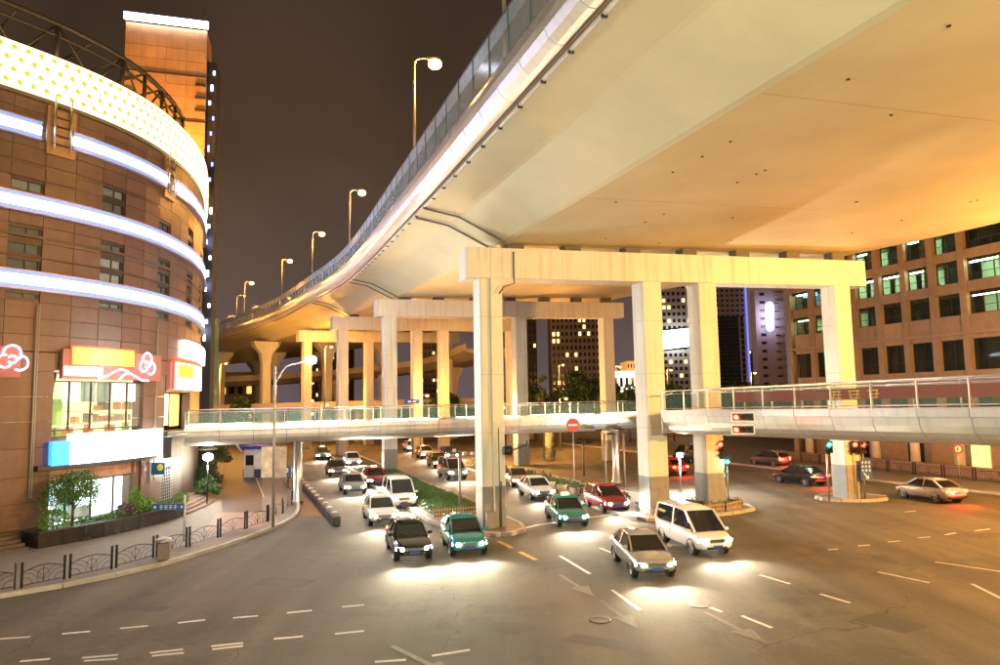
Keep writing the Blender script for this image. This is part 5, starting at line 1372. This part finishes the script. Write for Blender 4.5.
# median hedge and island planting
rg = random.Random(9); hm = MB()
for k in range(120):
    u0 = 4.8 + 30*(k/120)**1.3
    for q in range(5):
        blob(hm, off(C1,u0+rg.uniform(-.15,.15),-1.7+q*.66+rg.uniform(-.1,.1)) + Vector((0,0,.36)), (.36,.40,.18), 34, .055, rg, .4, -.4)
solid('hedge', hm, LEAF, off(C1,20,-.4)+Vector((0,0,.26)), 'low green hedge strip on the median left of the tall front column', 'hedge')
hm = MB()
for k in range(70):
    c = off(C2, rg.uniform(-1.1,1.6), rg.uniform(-.6,5.9)) + Vector((0,0,.42)); blob(hm, c, (.34,.34,.34), 60, .06, rg, .4, -.5)
solid('hedge', hm, LEAFD, off(C2,0,3)+Vector((0,0,.16)), 'dark low planting round the feet of the two middle columns', 'hedge')
hm = MB()
for k in range(90):
    c = off(C2, 4 + k*.34, rg.uniform(-.9,.9)) + Vector((0,0,.5)); blob(hm, c, (.5,.5,.42), 46, .09, rg, .4, -.5)
solid('hedge', hm, LEAFD, off(C2,18,0)+Vector((0,0,.16)), 'ragged dark planting strip on the island behind the second column', 'hedge')
pots = []
for k in range(9):
    c = off(C2, 8 + k*2.1, -1.25) + Z16
    t = thing('flower_pot', c, 'pale planter pot at the kerb of the island behind the second column', 'plant pot', 'pots along the island kerb')
    t['label'] = 'nearest pale plant pot at the island kerb behind the second column' if k == 0 else ('farthest pale plant pot at the island kerb behind the second column' if k == 8 else ['','second','third','fourth','fifth','sixth','seventh','eighth'][k] + ' pale plant pot along the island kerb, counting from the second column')
    part('pot', MB().lathe([(.26,0),(.36,.55),(.40,.62),(.34,.62),(.30,.5)], 14, c), mat('pot_pale',(.50,.42,.36),.6,var=.2), t)
    pm = MB(); blob(pm, c + Vector((0,0,.8)), (.36,.36,.28), 120, .07, rg, .4); part('plant', pm, LEAF, t)
# climbing ivy column in the middle of the far carriageway
c = gnd(550,461); t = thing('ivy_post', c, 'thick ivy-covered bridge post under the far footbridge', 'post')
part('post', MB().lathe([(.55,0),(.5,4.1)], 12, c), CONC2, t); im = MB()
for k in range(40): blob(im, c + Vector((rg.uniform(-.5,.5),rg.uniform(-.5,.5),rg.uniform(.1,4.0))), (.3,.3,.3), 40, .08, rg, .3)
part('ivy', im, LEAFD, t)
c = gnd(343,455); t = thing('ivy_post', c, 'ivy-covered post under the footbridge left of the second column row', 'post')
part('post', MB().lathe([(.7,0),(.65,4.2)], 12, c), CONC2, t); im = MB()
for k in range(40): blob(im, c + Vector((rg.uniform(-.6,.6),rg.uniform(-.6,.6),rg.uniform(.1,4.0))), (.35,.35,.3), 36, .1, rg, .3)
part('ivy', im, LEAFD, t)
# far trees above the footbridge
k = 0
tl = ['dark tree left of the grey-brown apartment tower base','wide dark tree in front of the grey-brown tower','dark tree below the white glowing hall','dark tree touching the left side of the second column','dark tree below the white billboard','small dark tree right of the white billboard','dark tree at the foot of the dark glass tower','dark tree between glass tower and purple-grey tower','dark tree at the foot of the purple-grey tower','dark tree against the left corner of the stone offices','dark tree right of the front column above the railing','young pale tree by the column left of the grey-brown tower','dark tree behind the columns left of the front column','dark bushy tree far left between the columns']
for px, py, Y, w_ in ((535,382,120,36),(572,376,115,48),(602,378,125,50),(628,384,110,40),(672,384,110,36),(695,388,112,30),(728,384,130,36),(752,382,125,34),(772,383,118,36),(792,384,110,26),(512,390,105,30),(543,376,86,14),(440,392,118,44),(238,398,120,30)):
    p = atY(px,py,Y); rad = w_*Y/700/2*1.15
    tree('background_tree', tl[k], (p.x,p.y,0), p.z+.6, rad, 2600, LEAFD, 40+k, 12, rad*.075+.05, .14, group='dark trees behind the footbridge', lowf=.2); k += 1
# ============================================================ CARS
TYRE = mat('tyre', (.015,.015,.016), .8, var=0); RIM = mat('rim', (.5,.5,.52), .3, .9, var=0)
CARGLASS = mat('car_glass', (.012,.014,.016), .05, var=0); TRIM = mat('car_trim', (.012,.012,.013), .5, var=0)
HEAD = emit('headlight', (1.0,.94,.80), 90.0); TAIL = emit('taillight', (1.0,.03,.01), 30.0); TAILOFF = mat('tail_off', (.30,.01,.01), .2, var=0); HEADOFF = mat('head_off', (.6,.6,.6), .1, var=0)
AMBER = emit('amber_marker', (1.0,.35,.03), 6.0); PLATE = mat('plate_blue', (.02,.06,.30), .4, var=0)
def paint(name, c, metal=.25): return mat('paint_'+name, c, .22, metal, var=.03, coat=.8)
SEDAN = dict(st=[(-2.26,.48,.78,.66),(-2.16,.34,.98,.80),(-1.7,.24,1.03,.86),(-.8,.20,1.0,.89),(.2,.20,.97,.89),(1.0,.20,.95,.88),(1.6,.22,.87,.86),(2.05,.27,.76,.80),(2.22,.40,.64,.66)],
    g=[(-1.78,1.02,.70),(-1.08,1.42,.575),(-.35,1.47,.60),(.32,1.44,.585),(1.12,.965,.72)], wx=(-1.38,1.38), bx=-.38)
HATCH = dict(st=[(-1.98,.46,.86,.70),(-1.92,.30,1.02,.82),(-1.5,.22,1.05,.86),(-.6,.20,1.02,.88),(.3,.20,1.0,.88),(1.0,.20,.98,.87),(1.5,.22,.92,.85),(1.88,.27,.80,.79),(2.02,.40,.66,.66)],
    g=[(-1.9,1.04,.72),(-1.55,1.47,.60),(-.5,1.55,.62),(.30,1.52,.60),(1.12,.99,.72)], wx=(-1.22,1.28), bx=-.35)
VAN = dict(st=[(-2.35,.44,1.0,.78),(-2.30,.30,1.08,.86),(-1.8,.24,1.10,.90),(-.8,.22,1.10,.91),(.4,.22,1.10,.91),(1.2,.22,1.08,.90),(1.8,.24,1.0,.88),(2.2,.28,.84,.82),(2.34,.42,.68,.70)],
    g=[(-2.3,1.09,.80),(-2.15,1.82,.68),(-.6,1.90,.70),(.75,1.84,.68),(1.72,1.05,.76)], wx=(-1.5,1.5), bx=-.3)
def make_car(spec, colour, label, front_on=True, taxi=False):
    t = thing('car', (0,0,0), label, 'car', 'cars on the road')
    st = spec['st']; secs = []
    for x, zl, zt, hw in st:
        zm = zl + (zt-zl)*.52
        half = [(.0,zl),(hw*.78,zl),(hw*.95,zl+.10),(hw,zm),(hw*.975,zt-.10),(hw*.86,zt-.005),(hw*.45,zt+.025)]
        secs.append([(x,y,z) for y,z in half] + [(x,0,zt+.03)] + [(x,-y,z) for y,z in half[:0:-1]])
    b = part('body', MB().loft(secs, smooth=True), colour, t, world=False)
    md = b.modifiers.new('smooth','SUBSURF'); md.levels = 1; md.render_levels = 2
    g = spec['g']; n_ = len(g)
    # roof skin
    rs_ = []
    for x, z, hw in g[1:-1]:
        rs_.append([(x,hw+.03,z-.06),(x,hw*.9,z+.0),(x,hw*.5,z+.035),(x,0,z+.045),(x,-hw*.5,z+.035),(x,-hw*.9,z),(x,-hw-.03,z-.06),(x,-hw*.9,z-.07),(x,hw*.9,z-.07)])
    rf_ = part('roof', MB().loft(rs_, smooth=True), colour, t, world=False)
    (xr,zr,wr),(xr1,zr1,wr1) = g[0], g[1]; (xf,zf,wf),(xf1,zf1,wf1) = g[-1], g[-2]
    def slab(p, d=.02):
        n = (Vector(p[1])-Vector(p[0])).cross(Vector(p[3])-Vector(p[0])).normalized()*d
        return MB().hexa([Vector(q)-n for q in p] + [Vector(q) for q in p])
    part('windscreen', slab([(xf,-wf*.92,zf),(xf,wf*.92,zf),(xf1,wf1*.93,zf1-.05),(xf1,-wf1*.93,zf1-.05)]), CARGLASS, t, world=False)
    part('rear_window', slab([(xr,wr*.92,zr),(xr,-wr*.92,zr),(xr1,-wr1*.93,zr1-.05),(xr1,wr1*.93,zr1-.05)]), CARGLASS, t, world=False)
    zb = lambda x: st[3][2]-.03; bx = spec['bx']
    for s in (1,-1):
        yb = .80 if spec is not VAN else .84
        def q(x, top): 
            if top:
                for (xa,za,wa),(xb,zb_,wb) in zip(g[:-1],g[1:]):
                    if xa <= x <= xb:
                        k = (x-xa)/(xb-xa); return (x, s*(wa+(wb-wa)*k+.02), za+(zb_-za)*k-.06)
            return (x, s*yb, .965 if spec is SEDAN else (1.0 if spec is HATCH else 1.08))
        for x0, x1, nm in ((xr+.25,bx-.04,'side_window'),(bx+.04,xf-.22,'side_window')):
            xt0, xt1 = (max(x0,xr1+.05), x1) if x0 < bx-.1 else (x0, min(x1,xf1-.05))
            pts = [q(x0,False), q(x1,False), q(xt1,True), q(xt0,True)]
            if s > 0: pts = pts[::-1]
            part(nm, slab(pts,.015), CARGLASS, t, world=False)
        # pillars
        part('pillar', MB().bar((xf+.03,s*(wf-.01),zf-.02),(xf1,s*(wf1+.01),zf1-.04),.07,.07), colour, t, world=False)
        part('pillar', MB().bar((bx,s*yb,1.0),q(bx,True),.07,.06), colour, t, world=False)
        part('pillar', MB().bar((xr,s*(wr+.0),zr-.03),(xr1,s*(wr1+.01),zr1-.04),.12,.08), colour, t, world=False)
        mr_ = part('mirror', MB().bbox((xf-.28,s*(yb+.10),1.04), (.12,.22,.14), 0, .03), colour, t, world=False)
        part('door_handle', MB().box((bx-.25,s*(st[4][3]+.012),.82),(.16,.02,.03)), TRIM, t, world=False)
        part('door_handle', MB().box((bx+.75-.95+.0,s*(st[4][3]+.010),.82),(.01,.01,.5)), TRIM, t, world=False)
        xh = st[-2][0]; yh = st[-2][3]
        zh = .60 if spec is not VAN else .70
        hl = MB(); hs = []
        for k, (dy, dx, hz) in enumerate(((-.05,.06,.055),(.06,.10,.085),(.18,.08,.085),(.30,.02,.06))):
            y = s*(yh-.36+dy+.06); hs.append([(xh+dx+.09-.06*k,y,zh-hz),(xh+dx+.09-.06*k+.015,y,zh),(xh+dx+.06-.06*k,y,zh+hz),(xh-.10-.06*k,y,zh)])
        part('headlight', hl.loft(hs, smooth=True), HEAD if front_on else HEADOFF, t, world=False)
        xt = st[0][0]
        part('taillight', MB().bbox((xt+.06,s*(st[1][3]-.17),.82 if spec is not VAN else .95),(.10,.30 if spec is SEDAN else .18,.17 if spec is SEDAN else .32),0,.03), TAIL, t, world=False)
        for wx in spec['wx']:
            wh = part('wheel', MB().tube([(wx,s*.66,.315),(wx,s*.70,.315)], .20, 18), DARKMETAL, t, world=False)
            prof = [(.19,-.10),(.29,-.105),(.315,-.07),(.315,.07),(.29,.105),(.19,.10)]
            mbt = MB(); base = []
            for (r, o) in prof:
                base.append([(wx + r*math.cos(2*math.pi*k/24), s*((.735 if spec is not VAN else .762)+o), .315 + r*math.sin(2*math.pi*k/24)) for k in range(24)])
            part('tyre', mbt.loft(base + [base[0]], smooth=True, caps=False), TYRE, wh, world=False)
            mbr = MB().tube([(wx,s*.805,.315),(wx,s*.84,.315)], [.055,.05], 12)
            for k in range(5):
                an = k*2*math.pi/5; mbr.bar((wx + .04*math.cos(an), s*.827, .315+.04*math.sin(an)), (wx + .2*math.cos(an), s*.837, .315+.2*math.sin(an)), .06,.03)
            ringc = [[(wx + r*math.cos(2*math.pi*k/24), s*(.765+o), .315 + r*math.sin(2*math.pi*k/24)) for k in range(24)] for r, o in ((.20,.02),(.20,.085),(.182,.085),(.182,.02))]
            mbr.loft(ringc + [ringc[0]], smooth=False, caps=False)
            part('rim', mbr, RIM, wh, world=False)
            ha = []
            for k in range(15):
                an = R(-12 + 204*k/14); ha.append((wx + .375*math.cos(an), s*(.838 if spec is not VAN else .866), .315 + .375*math.sin(an)))
            part('wheel_arch', MB().tube(ha, .03, 6), TRIM, t, world=False)
            part('wheel_well', MB().tube([(wx,s*.60,.33),(wx,s*.826,.33)], .365, 24), TRIM, t, world=False)
    xf_ = st[-1][0]; zg = .60 if spec is not VAN else .70
    gm = part('grille', MB().bbox((xf_-.01,0,zg),(.08,.72,.13),0,.02), TRIM, t, world=False)
    for k in range(3): part('grille_bar', MB().box((xf_+.035,0,zg-.04+.04*k),(.012,.68,.012)), RIM, gm, world=False)
    part('bumper_intake', MB().bbox((xf_-.05,0,.40),(.10,.95,.10),0,.02), TRIM, t, world=False)
    part('licence_plate', MB().box((xf_+.045,0,.46),(.012,.44,.13)), PLATE, t, world=False)
    part('licence_plate', MB().box((st[0][0]-.02,0,.72),(.012,.44,.13)), PLATE, t, world=False)
    part('rear_bumper', MB().bbox((st[0][0]+.04,0,.46),(.16,1.3,.16),0,.04), TRIM, t, world=False)
    part('bonnet_gap', MB().tube([(xf+.02,-wf,zf-.03),(xf+.06,0,zf-.005),(xf+.02,wf,zf-.03)], .012, 5), TRIM, t, world=False)
    for s in (1,-1): part('wiper', MB().bar((xf+.02,s*.05,zf+.02),(xf-.2,s*.5,zf+.14),.015), TRIM, t, world=False)
    if taxi:
        rs2 = part('roof_sign', MB().bbox((-.1,0,1.58 if spec is SEDAN else 1.66),(.18,.46,.13),0,.03), emit('taxi_box',(1.0,.75,.25),4.0), t, world=False)
    if front_on:
        for s in (1,-1):
            l = bpy.data.lights.new('headlight_beam','SPOT'); l.energy = 800; l.color = (1,.85,.58); l.spot_size = R(116); l.spot_blend = 1.0; l.shadow_soft_size = .07
            lo = bpy.data.objects.new('headlight_beam', l); COL.objects.link(lo); lo.parent = t; lo.location = (st[-2][0]+.32, s*.6, .62)
            lo.rotation_euler = Vector((1,0,.03)).to_track_quat('-Z','Y').to_euler()
    return t
P_ = dict(white=paint('white',(.75,.74,.72),0), silver=paint('silver',(.48,.48,.49),.6), black=paint('black',(.012,.012,.014)), teal=paint('teal',(.02,.26,.26)), red=paint('red',(.34,.02,.02)), gold=paint('gold',(.46,.36,.20),.5), blue=paint('blue',(.02,.05,.18)), grey=paint('grey',(.10,.10,.11),.5))
def heading(p, q): return math.atan2(q.y-p.y, q.x-p.x)
cars = [  # spec, paint, taxi, position px, pointing-at px, label
    (SEDAN,'teal',True,(322,459),(352,487),'teal taxi farthest back in the left carriageway under the footbridge'),
    (HATCH,'white',False,(352,466),(392,498),'white hatchback beside the median hedge in the left carriageway'),
    (SEDAN,'silver',False,(352,492),(396,530),'silver saloon beside the dark barrier blocks'),
    (VAN,'white',False,(399,505),(450,550),'white van passing the end of the median hedge'),
    (SEDAN,'black',False,(408,553),(452,620),'black saloon in the left lane of the junction foreground'),
    (HATCH,'silver',False,(425,458),(470,474),'silver hatchback left of the front column under the footbridge'),
    (VAN,'silver',False,(452,478),(500,497),'silver van just behind the tall front column'),
    (SEDAN,'white',False,(536,497),(590,522),'white saloon first right of the tall front column'),
    (SEDAN,'teal',True,(566,522),(612,556),'teal taxi right of the front column in the inner lane'),
    (HATCH,'red',False,(606,509),(670,533),'red hatchback passing the front of the second column'),
    (SEDAN,'silver',False,(642,568),(700,618),'silver saloon in the middle of the right foreground lanes'),
    (VAN,'white',False,(693,547),(770,580),'white van right of the silver saloon in the outer lanes'),
    (SEDAN,'grey',False,(336,475),(366,504),'dark grey saloon following the silver one beside the barrier blocks'),
    (SEDAN,'white',False,(380,521),(420,570),'white saloon following the black one out of the left carriageway'),
    (SEDAN,'red',True,(374,485),(420,520),'red taxi alongside the middle of the median hedge'),
    (HATCH,'teal',False,(463,549),(508,604),'teal hatchback coming past the nose of the median by the front column'),
    (SEDAN,'black',False,(438,467),(480,484),'black saloon between two others left of the front column'),
    (SEDAN,'white',True,(411,451),(450,464),'white taxi farthest back in the right carriageway'),
    (HATCH,'blue',False,(449,459),(500,476),'dark blue hatchback beside the island pots under the footbridge'),
    (SEDAN,'gold',False,(516,485),(575,508),'gold saloon just right of the front column, behind the white one'),
]
protos_c = {}
for spec, col, taxi, a, b, lab in cars:
    key = (id(spec), col, taxi, True); p, q = gnd(*a), gnd(*b)
    if key not in protos_c: c = make_car(spec, P_[col], lab, True, taxi); protos_c[key] = c
    else: c = copy_tree(protos_c[key])
    c['label'] = lab; c.location = (p.x,p.y,.006); c.rotation_euler = (0,0,heading(p,q))
away = [
    (SEDAN,'red',False,(668,474),(600,462),'red saloon seen from behind left of the third column, far street'),
    (HATCH,'grey',False,(770,466),(690,458),'grey hatchback with red tail lights between the middle and right columns'),
    (SEDAN,'black',False,(800,484),(700,470),'black saloon with red tail lights under the near footbridge'),
    (SEDAN,'silver',False,(930,500),(860,488),'silver saloon with red tail lights right of the blue direction sign'),
    (VAN,'grey',False,(690,462),(640,455),'grey van seen from behind beyond the middle columns'),
]
for spec, col, taxi, a, b, lab in away:
    p, q = gnd(*a), gnd(*b); c = make_car(spec, P_[col], lab, False, taxi)
    c.location = (p.x,p.y,.006); c.rotation_euler = (0,0,heading(p,q))
    l = point_light('tail_glow', (0,0,0), (1,.05,.02), 60, .15, None); l.parent = c; l.location = (spec['st'][0][0]-.35,0,.8)
